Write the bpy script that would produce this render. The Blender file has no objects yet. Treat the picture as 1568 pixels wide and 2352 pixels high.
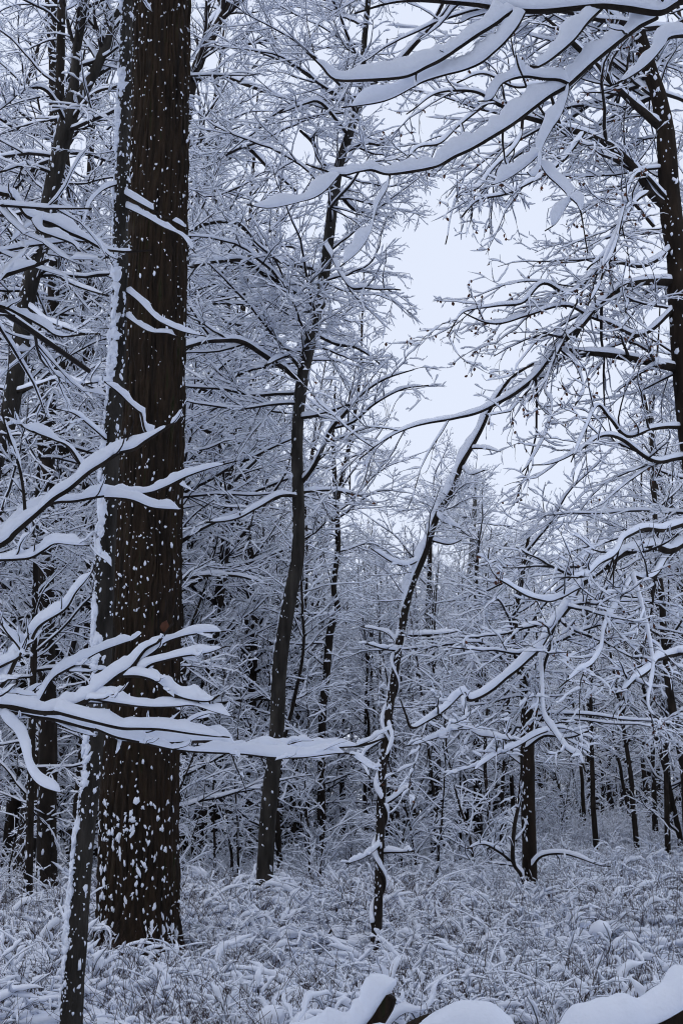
import bpy, math, random
import numpy as np

# ------------------------------------------------------------------ camera, sky, light, exposure
sc = bpy.context.scene
col = sc.collection
PITCH = math.radians(12.5)
CAMZ = 1.6
FPX = 50.0 / 36.0 * 2352.0          # focal length in units of the 1568 x 2352 picture
cam_d = bpy.data.cameras.new("camera")
cam_d.sensor_fit = 'VERTICAL'; cam_d.sensor_height = 36.0; cam_d.sensor_width = 24.0
cam_d.lens = 50.0; cam_d.clip_start = 0.1; cam_d.clip_end = 2000.0
cam = bpy.data.objects.new("camera", cam_d)
cam.location = (0, 0, CAMZ)
cam.rotation_euler = (math.pi / 2 + PITCH, 0, 0)
col.objects.link(cam); sc.camera = cam

SUN_EL, SUN_AZ = math.radians(48), math.radians(215)
world = bpy.data.worlds.new("World"); sc.world = world; world.use_nodes = True
wn = world.node_tree.nodes; wl = world.node_tree.links
wn.clear()
w_out = wn.new('ShaderNodeOutputWorld'); w_bg = wn.new('ShaderNodeBackground')
w_sky = wn.new('ShaderNodeTexSky'); w_sky.sky_type = 'NISHITA'; w_sky.sun_disc = False
w_sky.sun_elevation = SUN_EL; w_sky.sun_rotation = SUN_AZ
w_sky.air_density = 1.0; w_sky.dust_density = 3.0; w_sky.ozone_density = 1.0
w_mix = wn.new('ShaderNodeMix'); w_mix.data_type = 'RGBA'
w_mix.inputs[0].default_value = 0.92                       # closed cloud cover over the clear sky
w_mix.inputs[7].default_value = (6.9, 7.45, 8.75, 1)
wl.new(w_sky.outputs[0], w_mix.inputs[6]); wl.new(w_mix.outputs[2], w_bg.inputs[0])
w_bg.inputs[1].default_value = 0.10
wl.new(w_bg.outputs[0], w_out.inputs[0])
world.cycles.sampling_method = 'NONE'                      # an even sky needs no importance map
sun_d = bpy.data.lights.new("sun", 'SUN'); sun_d.energy = 0.5; sun_d.angle = math.radians(40)
sun_d.color = (1.0, 0.97, 0.93)
sun = bpy.data.objects.new("sun", sun_d); col.objects.link(sun)
sun.rotation_euler = (math.pi / 2 - SUN_EL, 0, math.pi - SUN_AZ)
sun.location = (-10, -10, 40)
sc.view_settings.view_transform = 'Standard'; sc.view_settings.look = 'None'
sc.view_settings.exposure = 0.25; sc.view_settings.gamma = 1.0
sc.view_settings.use_curve_mapping = False
sc.render.engine = 'CYCLES'
sc.cycles.max_bounces = 6; sc.cycles.diffuse_bounces = 6; sc.cycles.glossy_bounces = 1
sc.cycles.use_denoising = True; sc.cycles.denoising_prefilter = 'ACCURATE'; sc.cycles.denoising_input_passes = 'RGB_ALBEDO_NORMAL'; sc.cycles.filter_width = 1.1
sc.cycles.use_adaptive_sampling = True; sc.cycles.adaptive_threshold = 0.02

# ------------------------------------------------------------------ numeric helpers
rng = np.random.default_rng(7)
_tab = np.random.default_rng(1).random((64, 64, 64)) * 2 - 1


def vnoise(x, y, z):
    x, y, z = np.broadcast_arrays(np.asarray(x, float), np.asarray(y, float), np.asarray(z, float))
    xi, yi, zi = np.floor(x).astype(int), np.floor(y).astype(int), np.floor(z).astype(int)
    fx, fy, fz = x - xi, y - yi, z - zi
    fx = fx * fx * (3 - 2 * fx); fy = fy * fy * (3 - 2 * fy); fz = fz * fz * (3 - 2 * fz)
    def g(a, b, c): return _tab[(xi + a) & 63, (yi + b) & 63, (zi + c) & 63]
    x00 = g(0, 0, 0) * (1 - fx) + g(1, 0, 0) * fx; x10 = g(0, 1, 0) * (1 - fx) + g(1, 1, 0) * fx
    x01 = g(0, 0, 1) * (1 - fx) + g(1, 0, 1) * fx; x11 = g(0, 1, 1) * (1 - fx) + g(1, 1, 1) * fx
    return (x00 * (1 - fy) + x10 * fy) * (1 - fz) + (x01 * (1 - fy) + x11 * fy) * fz


def sstep(a, b, x):
    t = np.clip((np.asarray(x, float) - a) / (b - a), 0, 1)
    return t * t * (3 - 2 * t)


def ground(x, y):
    """height of the snow: flat on the left, a bank rising behind on the right"""
    x = np.asarray(x, float); y = np.asarray(y, float)
    h = .42 * sstep(13, 20, y) + .35 * sstep(22, 60, y) + 1.0 * sstep(17, 46, y) * sstep(-1.0, 7.5, x - 0.02 * y)
    h = h + 1.6 * sstep(45, 120, y) * sstep(-10, 25, x)
    h = h + 0.16 * vnoise(x * .35, y * .35, 3.3) + 0.06 * vnoise(x * 1.3, y * 1.3, 8.1)
    return h


_c, _s = math.cos(PITCH), math.sin(PITCH)


def ray(u, v):
    xc = (np.asarray(u, float) - 784) / FPX; yc = (1176 - np.asarray(v, float)) / FPX
    return np.stack([xc, _c - yc * _s, _s + yc * _c], -1)


def P(u, v, Y):
    d = ray(u, v); k = np.asarray(Y, float) / d[..., 1]
    return np.array([0, 0, CAMZ]) + d * k[..., None]


def pxsize(u, v, Y):
    return np.asarray(Y, float) / ray(u, v)[..., 1] / FPX


def foot(u, v, y0=6.0, y1=80.0):
    """distance at which the line of sight through (u, v) meets the ground"""
    ys = np.linspace(y0, y1, 1500); p = P(np.full_like(ys, u), np.full_like(ys, v), ys)
    below = p[:, 2] < ground(p[:, 0], p[:, 1])
    return float(ys[np.argmax(below)]) if below.any() else y1


def norm(a): return a / np.maximum(np.linalg.norm(a, axis=-1, keepdims=True), 1e-9)


def resample(pts, n):
    """smooth curve through the given rows (any number of columns), n samples evenly along it"""
    p = np.asarray(pts, float)
    q = np.vstack([2 * p[0] - p[1], p, 2 * p[-1] - p[-2]])
    out = []
    for i in range(1, len(q) - 2):
        t = np.linspace(0, 1, 12, endpoint=False)[:, None]
        a, b, c, d = q[i - 1], q[i], q[i + 1], q[i + 2]
        out.append(.5 * (2 * b + (c - a) * t + (2 * a - 5 * b + 4 * c - d) * t ** 2 + (3 * b - a - 3 * c + d) * t ** 3))
    out.append(p[-1:]); out = np.vstack(out)
    s = np.r_[0, np.cumsum(np.linalg.norm(np.diff(out[:, :3], axis=0), axis=1))]
    k = np.linspace(0, s[-1], n)
    return np.stack([np.interp(k, s, out[:, j]) for j in range(out.shape[1])], 1)


def arclen(p): return float(np.linalg.norm(np.diff(p, axis=0), axis=1).sum())


# ------------------------------------------------------------------ mesh collecting
class Bag:
    def __init__(self): self.v = []; self.q = []; self.t = []; self.qm = []; self.tm = []; self.n = 0

    def rings(self, V, mat=0):
        m, n, k, _ = V.shape
        if m == 0: return
        idx = np.arange(m * n * k).reshape(m, n, k) + self.n
        a, b = idx[:, :-1], idx[:, 1:]
        f = np.stack([a, np.roll(a, -1, 2), np.roll(b, -1, 2), b], -1).reshape(-1, 4)
        self.v.append(V.reshape(-1, 3)); self.q.append(f); self.qm.append(np.full(len(f), mat)); self.n += m * n * k

    def tris(self, V, F, mat=0):
        self.v.append(V); self.t.append(F + self.n); self.tm.append(np.full(len(F), mat)); self.n += len(V)

    def quads(self, V, F, mat=0):
        self.v.append(V); self.q.append(F + self.n); self.qm.append(np.full(len(F), mat)); self.n += len(V)

    def mesh(self, name, mats, origin=(0, 0, 0), smooth=True):
        me = bpy.data.meshes.new(name)
        if self.n == 0:
            return me
        v = np.vstack(self.v) - np.asarray(origin, float)
        q = np.vstack(self.q) if self.q else np.zeros((0, 4), int)
        t = np.vstack(self.t) if self.t else np.zeros((0, 3), int)
        me.vertices.add(len(v)); me.vertices.foreach_set('co', v.astype(np.float32).ravel())
        me.loops.add(q.size + t.size); me.loops.foreach_set('vertex_index', np.r_[q.ravel(), t.ravel()].astype(np.int32))
        me.polygons.add(len(q) + len(t))
        me.polygons.foreach_set('loop_start', np.r_[np.arange(len(q)) * 4, q.size + np.arange(len(t)) * 3].astype(np.int32))
        if not isinstance(mats, (list, tuple)): mats = [mats]
        for mm in mats: me.materials.append(mm)
        if len(mats) > 1:
            me.polygons.foreach_set('material_index', np.concatenate(self.qm + self.tm).astype(np.int32))
        me.polygons.foreach_set('use_smooth', np.full(len(q) + len(t), smooth))
        me.update(calc_edges=True)
        return me


def tangents(Pm):
    return norm(np.gradient(Pm, axis=1))


def bark_tubes(bag, Pm, R, sides=3, mat=0, lump=0.0):
    """Pm (m, n, 3) centre lines, R (m, n) radii"""
    if len(Pm) == 0: return
    T = tangents(Pm); mean = norm(Pm[:, -1] - Pm[:, 0])
    ref = np.where(np.abs(mean[:, 2:3]) > .7, np.array([[1., 0.13, 0]]), np.array([[0, 0.13, 1.]]))[:, None, :]
    A = norm(np.cross(T, ref)); B = np.cross(T, A)
    ph = np.arange(sides) / sides * 2 * math.pi
    rr = R[:, :, None]
    if lump:
        rr = rr * (1 + lump * vnoise(Pm[..., :1] * 0 + np.cos(ph) * 1.7 + Pm[..., 0:1] * 3, np.sin(ph) * 1.7 + Pm[..., 1:2] * 3, Pm[..., 2:3] * 3))
    V = Pm[:, :, None, :] + rr[..., None] * (np.cos(ph)[:, None] * A[:, :, None, :] + np.sin(ph)[:, None] * B[:, :, None, :])
    bag.rings(V, mat)


def snow_tubes(bag, Pm, R, rg, sides=4, w0=.008, wf=.85, h0=.014, hf=.9, rough=.35, smin=.3, soft=.3, gap=0.0,
               lumps=None, hmax=.16, mat=0, e0=.6, e1=.0):
    """snow lying along the upper side of branches; thins out where a branch stands steep"""
    if len(Pm) == 0: return
    T = tangents(Pm); hz = np.sqrt(np.clip(1 - T[..., 2] ** 2, 0, 1))
    f = sstep(smin, smin + soft, hz)
    if lumps:                       # lumps of this length along a long branch
        s = np.concatenate([np.zeros((len(Pm), 1)), np.cumsum(np.linalg.norm(np.diff(Pm, axis=1), axis=2), 1)], 1)
        o = rg.random((len(Pm), 1)) * 60
        f = f * np.clip(1 + rough * (vnoise(s / lumps, o, 1.5) * 1.1 + .55 * vnoise(s / lumps * 2.7, o, 7.5)), .05, 2)
        if gap:
            f = f * sstep(-.95 + gap * 1.6 - .12, -.95 + gap * 1.6, vnoise(s / lumps * .8, o + 9.3, 3.5))
    else:
        f = f * np.clip(1 + rough * rg.standard_normal(f.shape), .1, 2.2)
        if gap: f = f * (rg.random(f.shape) > gap)
    if lumps:
        n_ = f.shape[1]; f = f * np.clip((n_ * .955 - 1 - np.arange(n_)) / max(2.5, n_ * .07), 0, 1)[None] ** .5
    f[:, 0] *= e0; f[:, -1] *= e1
    w = (w0 + wf * R) * np.clip(f, 0, 1.5) ** .6
    h = np.minimum(h0 + hf * R, hmax) * f
    Z = np.array([0, 0, 1.])
    A = np.cross(T, Z); bad = np.linalg.norm(A, axis=-1, keepdims=True) < .08
    A = norm(np.where(bad, np.array([1., 0, 0]), A)); B = norm(np.cross(A, T)); U = norm(B + (.55 * hz[..., None] ** 2) * Z)
    ph = np.arange(sides) / sides * 2 * math.pi + (math.pi / sides if sides > 4 else 0)
    cs, sn = np.cos(ph), np.sin(ph)
    up = np.where(sn > 0, np.abs(sn) ** .85, 0); dn = np.where(sn < 0, sn, 0)
    C = Pm + U * (R * (.15 + .42 * np.minimum(f, 1)))[..., None]
    off = up * h[..., None] + dn * (np.minimum(R * .45, h * .3))[..., None]
    V = C[:, :, None, :] + (w[..., None] * cs)[..., None] * A[:, :, None, :] + off[..., None] * U[:, :, None, :]
    bag.rings(V, mat)


def _ico():
    g = (1 + 5 ** .5) / 2
    v = [(-1, g, 0), (1, g, 0), (-1, -g, 0), (1, -g, 0), (0, -1, g), (0, 1, g), (0, -1, -g), (0, 1, -g), (g, 0, -1), (g, 0, 1), (-g, 0, -1), (-g, 0, 1)]
    f = [(0, 11, 5), (0, 5, 1), (0, 1, 7), (0, 7, 10), (0, 10, 11), (1, 5, 9), (5, 11, 4), (11, 10, 2), (10, 7, 6), (7, 1, 8), (3, 9, 4), (3, 4, 2), (3, 2, 6), (3, 6, 8), (3, 8, 9), (4, 9, 5), (2, 4, 11), (6, 2, 10), (8, 6, 7), (9, 8, 1)]
    v = [np.array(a) / np.linalg.norm(a) for a in v]; cache = {}
    def mid(a, b):
        k = (min(a, b), max(a, b))
        if k not in cache: m = v[a] + v[b]; v.append(m / np.linalg.norm(m)); cache[k] = len(v) - 1
        return cache[k]
    nf = []
    for a, b, c in f:
        x, y, z = mid(a, b), mid(b, c), mid(c, a); nf += [(a, x, z), (b, y, x), (c, z, y), (x, y, z)]
    return np.array(v), np.array(nf)


ICO_V, ICO_F = _ico()
LOW_V = ICO_V[:12]
LOW_F = np.array([(0, 11, 5), (0, 5, 1), (0, 1, 7), (0, 7, 10), (0, 10, 11), (1, 5, 9), (5, 11, 4), (11, 10, 2), (10, 7, 6), (7, 1, 8), (3, 9, 4), (3, 4, 2), (3, 2, 6), (3, 6, 8), (3, 8, 9), (4, 9, 5), (2, 4, 11), (6, 2, 10), (8, 6, 7), (9, 8, 1)])


def blobs(bag, C, A, B, N, sa, sb, sn, rg, mat=0, rough=.22, low=False):
    """lumpy ellipsoids: centres C (m,3), axes A, B, N (m,3), half sizes"""
    m = len(C)
    if m == 0: return
    IV, IF = (LOW_V, LOW_F) if low else (ICO_V, ICO_F)
    j = np.clip(1 + rough * rg.standard_normal((m, len(IV))), .3, 1.8)
    L = IV[None] * j[..., None]
    V = C[:, None] + (L[..., 0] * sa[:, None])[..., None] * A[:, None] + (L[..., 1] * sb[:, None])[..., None] * B[:, None] + (L[..., 2] * sn[:, None])[..., None] * N[:, None]
    F = (IF[None] + (np.arange(m) * len(IV))[:, None, None]).reshape(-1, 3)
    bag.tris(V.reshape(-1, 3), F, mat)


def flecks(bag, pts, rad, rg, count, size, side=None, spread=math.pi, t0=0., t1=1., tpow=1., stretch=1.7, flat=.3, clump=None, low=True):
    """snow caught in the bark: pts (n,3), rad (n); side = azimuth the snow was blown from; clump = (length, threshold) gathers it in patches"""
    if clump: count = count * 3
    t = t0 + (t1 - t0) * rg.random(count) ** tpow
    a = rg.uniform(-math.pi, math.pi, count) if side is None else side + spread * np.clip(rg.standard_normal(count) * .5, -1.3, 1.3)
    if clump:
        k = vnoise(t * arclen(pts) / clump[0], a * 1.6, 4.4) > clump[1]; t, a = t[k], a[k]; count = len(t)
    k = t * (len(pts) - 1)
    i = np.clip(k.astype(int), 0, len(pts) - 2); fr = (k - i)[:, None]
    c = pts[i] * (1 - fr) + pts[i + 1] * fr; r = rad[i] * (1 - fr[:, 0]) + rad[i + 1] * fr[:, 0]
    N = np.stack([np.cos(a), np.sin(a), np.zeros(count)], 1)
    tn = norm(pts[i + 1] - pts[i]); N = norm(N - tn * (N * tn).sum(1, keepdims=True))
    A = np.cross(tn, N)
    s = size[0] * (size[1] / size[0]) ** (rg.random(count) ** 2.2)
    tw = rg.normal(0, .3, count)[:, None]; A2 = np.cos(tw) * A + np.sin(tw) * tn; B2 = np.cos(tw) * tn - np.sin(tw) * A
    blobs(bag, c + N * r[:, None], A2, B2, N, s * rg.uniform(.6, 1.1, count), s * stretch * rg.uniform(.5, 1.2, count), s * flat * 1.3, rg, rough=.3, low=low)


# ------------------------------------------------------------------ growing branches, a whole order of them at a time
def grow(P0, D, L, R0, n, wig, trop, rg, taper=.3):
    pts = [P0]; D = D.copy(); p = P0
    for i in range(n):
        D = norm(D + wig * rg.standard_normal(D.shape) + np.asarray(trop))
        p = p + D * (L / n)[:, None]; pts.append(p)
    t = np.linspace(0, 1, n + 1)[None]
    return np.stack(pts, 1), R0[:, None] * (1 - (1 - taper) * t)


def spawn(pts, rad, L, rg, dens, t0=.15, t1=1., ang=(35, 65), flat=.5, lr=(.3, .6), lclip=(.1, 3), rr=.6, rmin=.003, shrink=.6, up=0.):
    m, n1, _ = pts.shape
    cnt = np.floor(dens * L + rg.random(m)).astype(int)
    idx = np.repeat(np.arange(m), cnt); M = len(idx)
    t = t0 + (t1 - t0) * rg.random(M); k = t * (n1 - 1); i = np.clip(k.astype(int), 0, n1 - 2); fr = (k - i)[:, None]
    a, b = pts[idx, i], pts[idx, i + 1]
    p = a * (1 - fr) + b * fr; T = norm(b - a)
    r = rad[idx, i] * (1 - fr[:, 0]) + rad[idx, i + 1] * fr[:, 0]
    q = rg.standard_normal((M, 3)); q[:, 2] *= flat; q[:, 2] += up
    q = norm(q - T * (q * T).sum(1, keepdims=True))
    an = np.radians(rg.uniform(ang[0], ang[1], M))[:, None]
    D = norm(np.cos(an) * T + np.sin(an) * q)
    Lc = np.clip(rg.uniform(lr[0], lr[1], M) * L[idx] * (1.1 - shrink * t), *lclip)
    return p, D, Lc, np.maximum(r * rr, rmin)


FINE = [  # orders of branching below a limb: one dict per order
    dict(dens=2.3, t0=.12, ang=(28, 58), flat=.45, lr=(.28, .52), lclip=(.4, 2.4), n=7, wig=.10, trop=(0, 0, .005), rr=.55, rmin=.006),
    dict(dens=4.3, t0=.1, ang=(25, 52), flat=.4, lr=(.35, .62), lclip=(.25, 1.1), n=5, wig=.12, trop=(0, 0, 0), rr=.5, rmin=.0038),
    dict(dens=4.2, t0=.12, ang=(28, 58), flat=.6, lr=(.25, .5), lclip=(.1, .4), n=3, wig=.16, trop=(0, 0, .04), rr=.6, rmin=.0026),
]


def crown(bagB, bagS, pts, rad, L, rg, cfg, snow=1.0, thick=1.0, gap=.12, sides0=4, close=False):
    for j, c in enumerate(cfg):
        c = dict(c); n, wig, trop = c.pop('n'), c.pop('wig'), c.pop('trop')
        p, D, L, r = spawn(pts, rad, L, rg, **c)
        if not len(p): return
        if close: n = n * 2 + 2; wig = wig * .8
        pts, rad = grow(p, D, L, r, n, wig, trop, rg)
        bark_tubes(bagB, pts, rad * thick, sides0 if j == 0 else 3)
        last = j == len(cfg) - 1
        if close:                    # seen from near: lumps and notches in the snow, steep twigs bare
            snow_tubes(bagS, pts, rad, rg, 7, w0=.0062 * snow, wf=.8, h0=.0195 * snow, hf=.9, rough=.75, lumps=.055, gap=gap + .25, smin=.45, soft=.3, e1=.0)
            continue
        snow_tubes(bagS, pts, rad, rg, 5 if j == 0 else 4, w0=.0078 * snow, wf=.75, h0=.021 * snow, hf=.9, rough=.3 if not last else .45,
                   gap=gap if last else gap * .6, smin=.28, e1=.0 if not last else .45)


# ------------------------------------------------------------------ materials
def mat(name, color, rough=.85, spec=.2):
    m = bpy.data.materials.new(name); m.use_nodes = True
    b = m.node_tree.nodes['Principled BSDF']
    b.inputs['Base Color'].default_value = (*color, 1); b.inputs['Roughness'].default_value = rough
    b.inputs['Specular IOR Level'].default_value = spec
    return m, m.node_tree.nodes, m.node_tree.links, b


def noise_color(m, nodes, links, b, cols, scale, stretch=(1, 1, 1), detail=6, bump=0., bscale=None, coord='Object'):
    tc = nodes.new('ShaderNodeTexCoord'); mp = nodes.new('ShaderNodeMapping'); mp.inputs['Scale'].default_value = stretch
    nz = nodes.new('ShaderNodeTexNoise'); nz.inputs['Scale'].default_value = scale; nz.inputs['Detail'].default_value = detail
    links.new(tc.outputs[coord], mp.inputs[0]); links.new(mp.outputs[0], nz.inputs['Vector'])
    rp = nodes.new('ShaderNodeValToRGB'); links.new(nz.outputs[0], rp.inputs[0])
    for i, (pos, cc) in enumerate(cols):
        e = rp.color_ramp.elements[i] if i < 2 else rp.color_ramp.elements.new(pos)
        e.position = pos; e.color = (*cc, 1)
    links.new(rp.outputs[0], b.inputs['Base Color'])
    if bump:
        n2 = nodes.new('ShaderNodeTexNoise'); n2.inputs['Scale'].default_value = bscale or scale * 2; n2.inputs['Detail'].default_value = 5
        links.new(mp.outputs[0], n2.inputs['Vector'])
        bp = nodes.new('ShaderNodeBump'); bp.inputs['Strength'].default_value = bump; bp.inputs['Distance'].default_value = .02
        links.new(n2.outputs[0], bp.inputs['Height']); links.new(bp.outputs[0], b.inputs['Normal'])


def make_mats():
    M = {}
    m, n, l, b = mat('snow', (.80, .84, .90), .7, .15)
    noise_color(m, n, l, b, [(.3, (.79, .835, .94)), (.7, (.83, .87, .96))], 3.0, detail=3, bump=.3, bscale=30)
    M['snow'] = m
    m, n, l, b = mat('snow_fine', (.82, .86, .955), .75, .1); M['snow_fine'] = m
    m, n, l, b = mat('ground_snow', (.8, .84, .9), .75, .1)
    noise_color(m, n, l, b, [(.3, (.77, .82, .93)), (.7, (.83, .87, .955))], .8, detail=5, bump=.5, bscale=9)
    M['ground'] = m
    m, n, l, b = mat('oak_bark', (.03, .022, .016), .9, .15)
    noise_color(m, n, l, b, [(.28, (.008, .006, .005)), (.45, (.018, .0125, .0085)), (.6, (.030, .019, .012)), (.72, (.017, .019, .008)), (.82, (.055, .038, .026))], 17, (1, 1, .09), 6, .9, 40)
    M['oak'] = m
    m, n, l, b = mat('grey_bark', (.035, .031, .028), .9, .15)
    noise_color(m, n, l, b, [(.3, (.014, .0125, .011)), (.55, (.036, .032, .028)), (.8, (.075, .067, .058))], 9, (1, 1, .25), 6, .8, 26)
    M['grey'] = m
    m, n, l, b = mat('dark_bark', (.02, .016, .013), .9, .15)
    noise_color(m, n, l, b, [(.3, (.010, .008, .007)), (.6, (.026, .020, .016)), (.8, (.05, .038, .03))], 8, (1, 1, .3), 5, .6, 24)
    M['dark'] = m
    m, n, l, b = mat('brown_bark', (.04, .025, .017), .9, .15)
    noise_color(m, n, l, b, [(.3, (.010, .0075, .006)), (.6, (.024, .0165, .0115)), (.8, (.042, .029, .02))], 8, (1, 1, .3), 5, .6, 24)
    M['brown'] = m
    m, n, l, b = mat('twig_bark', (.017, .013, .012), .8, .2); M['twig'] = m
    m, n, l, b = mat('red_twig', (.045, .026, .022), .8, .2); M['redtwig'] = m
    m, n, l, b = mat('pale_bark', (.11, .105, .095), .85, .2)
    noise_color(m, n, l, b, [(.3, (.06, .056, .05)), (.7, (.15, .145, .13))], 6, (1, 1, .3), 5, .5, 20)
    M['pale'] = m
    m, n, l, b = mat('dead_leaf', (.11, .045, .028), .8, .2)
    noise_color(m, n, l, b, [(.3, (.055, .022, .016)), (.7, (.15, .062, .034))], 6)
    M['leaf'] = m
    return M


M = make_mats()


# ------------------------------------------------------------------ scene-graph helpers
def thing(name, label, cat, loc=(0, 0, 0), group=None):
    o = bpy.data.objects.new(name, None); col.objects.link(o); o.location = loc
    o.empty_display_size = .2
    o['label'] = label; o['category'] = cat
    if group: o['group'] = group
    return o


def part(name, mesh, parent, stuff=False, label=None):
    o = bpy.data.objects.new(name, mesh); col.objects.link(o)
    if parent is not None: o.parent = parent
    if stuff: o['kind'] = 'stuff'
    if label: o['label'] = label
    return o


def copy_tree(o, parent=None):
    c = o.copy(); col.objects.link(c); c.parent = parent
    for ch in o.children: copy_tree(ch, c)
    return c


def trunk_mesh(name, pts, rad, material, origin, around=28, ridge=.012, spacing=.05, flare=0.):
    """trunk along pts with furrowed bark; the flare widens the foot into root buttresses"""
    b = Bag(); T = tangents(pts[None])[0]
    A = norm(np.cross(T, np.array([[.2, 1., 0]]))); B = np.cross(T, A)
    ph = np.arange(around) / around * 2 * math.pi
    s = np.r_[0, np.cumsum(np.linalg.norm(np.diff(pts, axis=0), axis=1))][:, None]
    cx, cy = np.cos(ph)[None], np.sin(ph)[None]; R = rad[:, None]
    if ridge:
        warp = 1.1 * vnoise(cx * 2.3, cy * 2.3, s * 1.1) + .5 * vnoise(cx * 6, cy * 6, s * 4)
        u = ph[None] * rad.mean() / spacing + warp
        rd = np.abs(np.sin(math.pi * u)) ** .7 * (.65 + .5 * vnoise(cx * 9, cy * 9, s * 5)) + .35 * vnoise(cx * 18, cy * 18, s * 16)
        r = R + ridge * (rd - .55)
    else:
        r = R * np.ones_like(ph)[None]
    r = r * (1 + .05 * vnoise(cx * 1.2, cy * 1.2, s * .7))
    if flare:
        r = r + flare * np.exp(-np.maximum(s - .35, 0) / .28) * (.55 + .55 * np.cos(ph * 5 + 1.3)[None] * np.cos(ph * 2 + .4)[None])
    V = pts[:, None] + (r * cx)[..., None] * A[:, None] + (r * cy)[..., None] * B[:, None]
    b.rings(V[None])
    return b.mesh(name, material, origin)


def leaf_bag(bag, C, rg, size=(.03, .055)):
    m = len(C)
    if not m: return
    d = norm(rg.standard_normal((m, 3)) * .6 + np.array([0, 0, -1.0])); a = norm(np.cross(d, rg.standard_normal((m, 3)))); nn = np.cross(d, a)
    s = rg.uniform(*size, m)[:, None]
    prof = [(0, 0), (.25, .28), (.6, .36), (.85, .2), (1, 0)]
    V = []
    for t, w in prof:
        for sg in (-1, 0, 1):
            V.append(C + d * s * t + a * s * w * sg + nn * s * (.14 * abs(sg) + .12 * math.sin(t * 4)))
    V = np.stack(V, 1); F = []
    for i in range(4):
        for j in range(2):
            F.append((i * 3 + j, i * 3 + j + 1, i * 3 + j + 4, i * 3 + j + 3))
    F = (np.array(F)[None] + (np.arange(m) * 15)[:, None, None]).reshape(-1, 4)
    bag.quads(V.reshape(-1, 3), F)


def px_path(path, Y0, Y1=None, n=None, step=.06):
    """rows (u, v, width) in picture units -> world points and radii, the distance going from Y0 to Y1"""
    a = np.asarray(path, float); Y1 = Y0 if Y1 is None else Y1
    d = np.r_[0, np.cumsum(np.hypot(*np.diff(a[:, :2], axis=0).T))]; d /= d[-1]
    Y = Y0 + (Y1 - Y0) * d
    p = P(a[:, 0], a[:, 1], Y); r = a[:, 2] * .5 * pxsize(a[:, 0], a[:, 1], Y)
    q = np.c_[p, r]
    n = n or int(np.clip(arclen(p) / step, 6, 400))
    q = resample(q, n)
    return q[:, :3], np.maximum(q[:, 3], .002)


def limb(parent, origin, path, Y0, Y1, rg, mats=('dark', 'twig'), cfg=None, snow=1., sn=None, name='limb', step=.05, sides=7, leaves=0, label=None,
         twig_gap=.12, lumps=.16, close=False):
    """one traced limb: the limb itself, with its twigs and its snow as sub-parts"""
    pts, rad = px_path(path, Y0, Y1, step=step)
    # small natural wobble, none at the root
    w = np.stack([vnoise(pts[:, 0] * 2.1 + k * 9, pts[:, 1] * 2.1, pts[:, 2] * 2.1) for k in range(3)], 1)
    pts = pts + w * (.03 * np.minimum(1, np.arange(len(pts)) / 6))[:, None] * min(1, arclen(pts) / 3)
    b = Bag(); bark_tubes(b, pts[None], rad[None], sides, lump=.12)
    o = part(name, b.mesh(name, M[mats[0]], origin), parent, label=label)
    sb = Bag(); kw = dict(sides=9, w0=.007, wf=.85, h0=.03 * snow, hf=1.1, rough=.35, lumps=lumps, smin=.25, soft=.35, hmax=.2, e0=.4, e1=.0)
    kw.update(sn or {})
    snow_tubes(sb, pts[None], rad[None], rg, **kw)
    tb = Bag()
    if cfg: crown(tb, sb, pts[None], rad[None], np.array([arclen(pts)]), rg, cfg, snow=snow, gap=twig_gap, close=close)
    if tb.n: part('twigs', tb.mesh('twigs', M[mats[1]], origin), o, stuff=True)
    part('snow', sb.mesh('snow', M['snow'], origin), o, stuff=True)
    if leaves and tb.n:
        vv = np.vstack(tb.v); c = vv[rg.integers(0, len(vv), leaves)]
        lb = Bag(); leaf_bag(lb, c, rg); part('dead_leaves', lb.mesh('dead_leaves', M['leaf'], origin), o, stuff=True)
    return o, pts, rad


# ------------------------------------------------------------------ the ground
def build_ground():
    ys = np.r_[np.linspace(-25, 6, 26)[:-1], np.arange(6, 45, .25), np.geomspace(45, 900, 56)]
    xi = np.arange(-15, 15.01, .2); xo = np.geomspace(15.4, 700, 26)
    xs = np.r_[-xo[::-1], xi, xo]
    X, Y = np.meshgrid(xs, ys); Z = ground(X, Y)
    near = sstep(60, 30, Y) * sstep(20, 12, np.abs(X))
    Z = Z + near * (.035 * vnoise(X * 3.1, Y * 3.1, 1.1) + .02 * vnoise(X * 6.5, Y * 6.5, 4.4))
    V = np.stack([X, Y, Z], -1).reshape(-1, 3); n, m = X.shape
    i = np.arange(n * m).reshape(n, m)
    F = np.stack([i[:-1, :-1], i[:-1, 1:], i[1:, 1:], i[1:, :-1]], -1).reshape(-1, 4)
    b = Bag(); b.quads(V, F)
    o = part('ground', b.mesh('ground', M['ground']), None); o['kind'] = 'structure'
    o['label'] = 'uneven snow-covered forest floor rising to a bank on one side'; o['category'] = 'ground'


build_ground()

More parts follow.
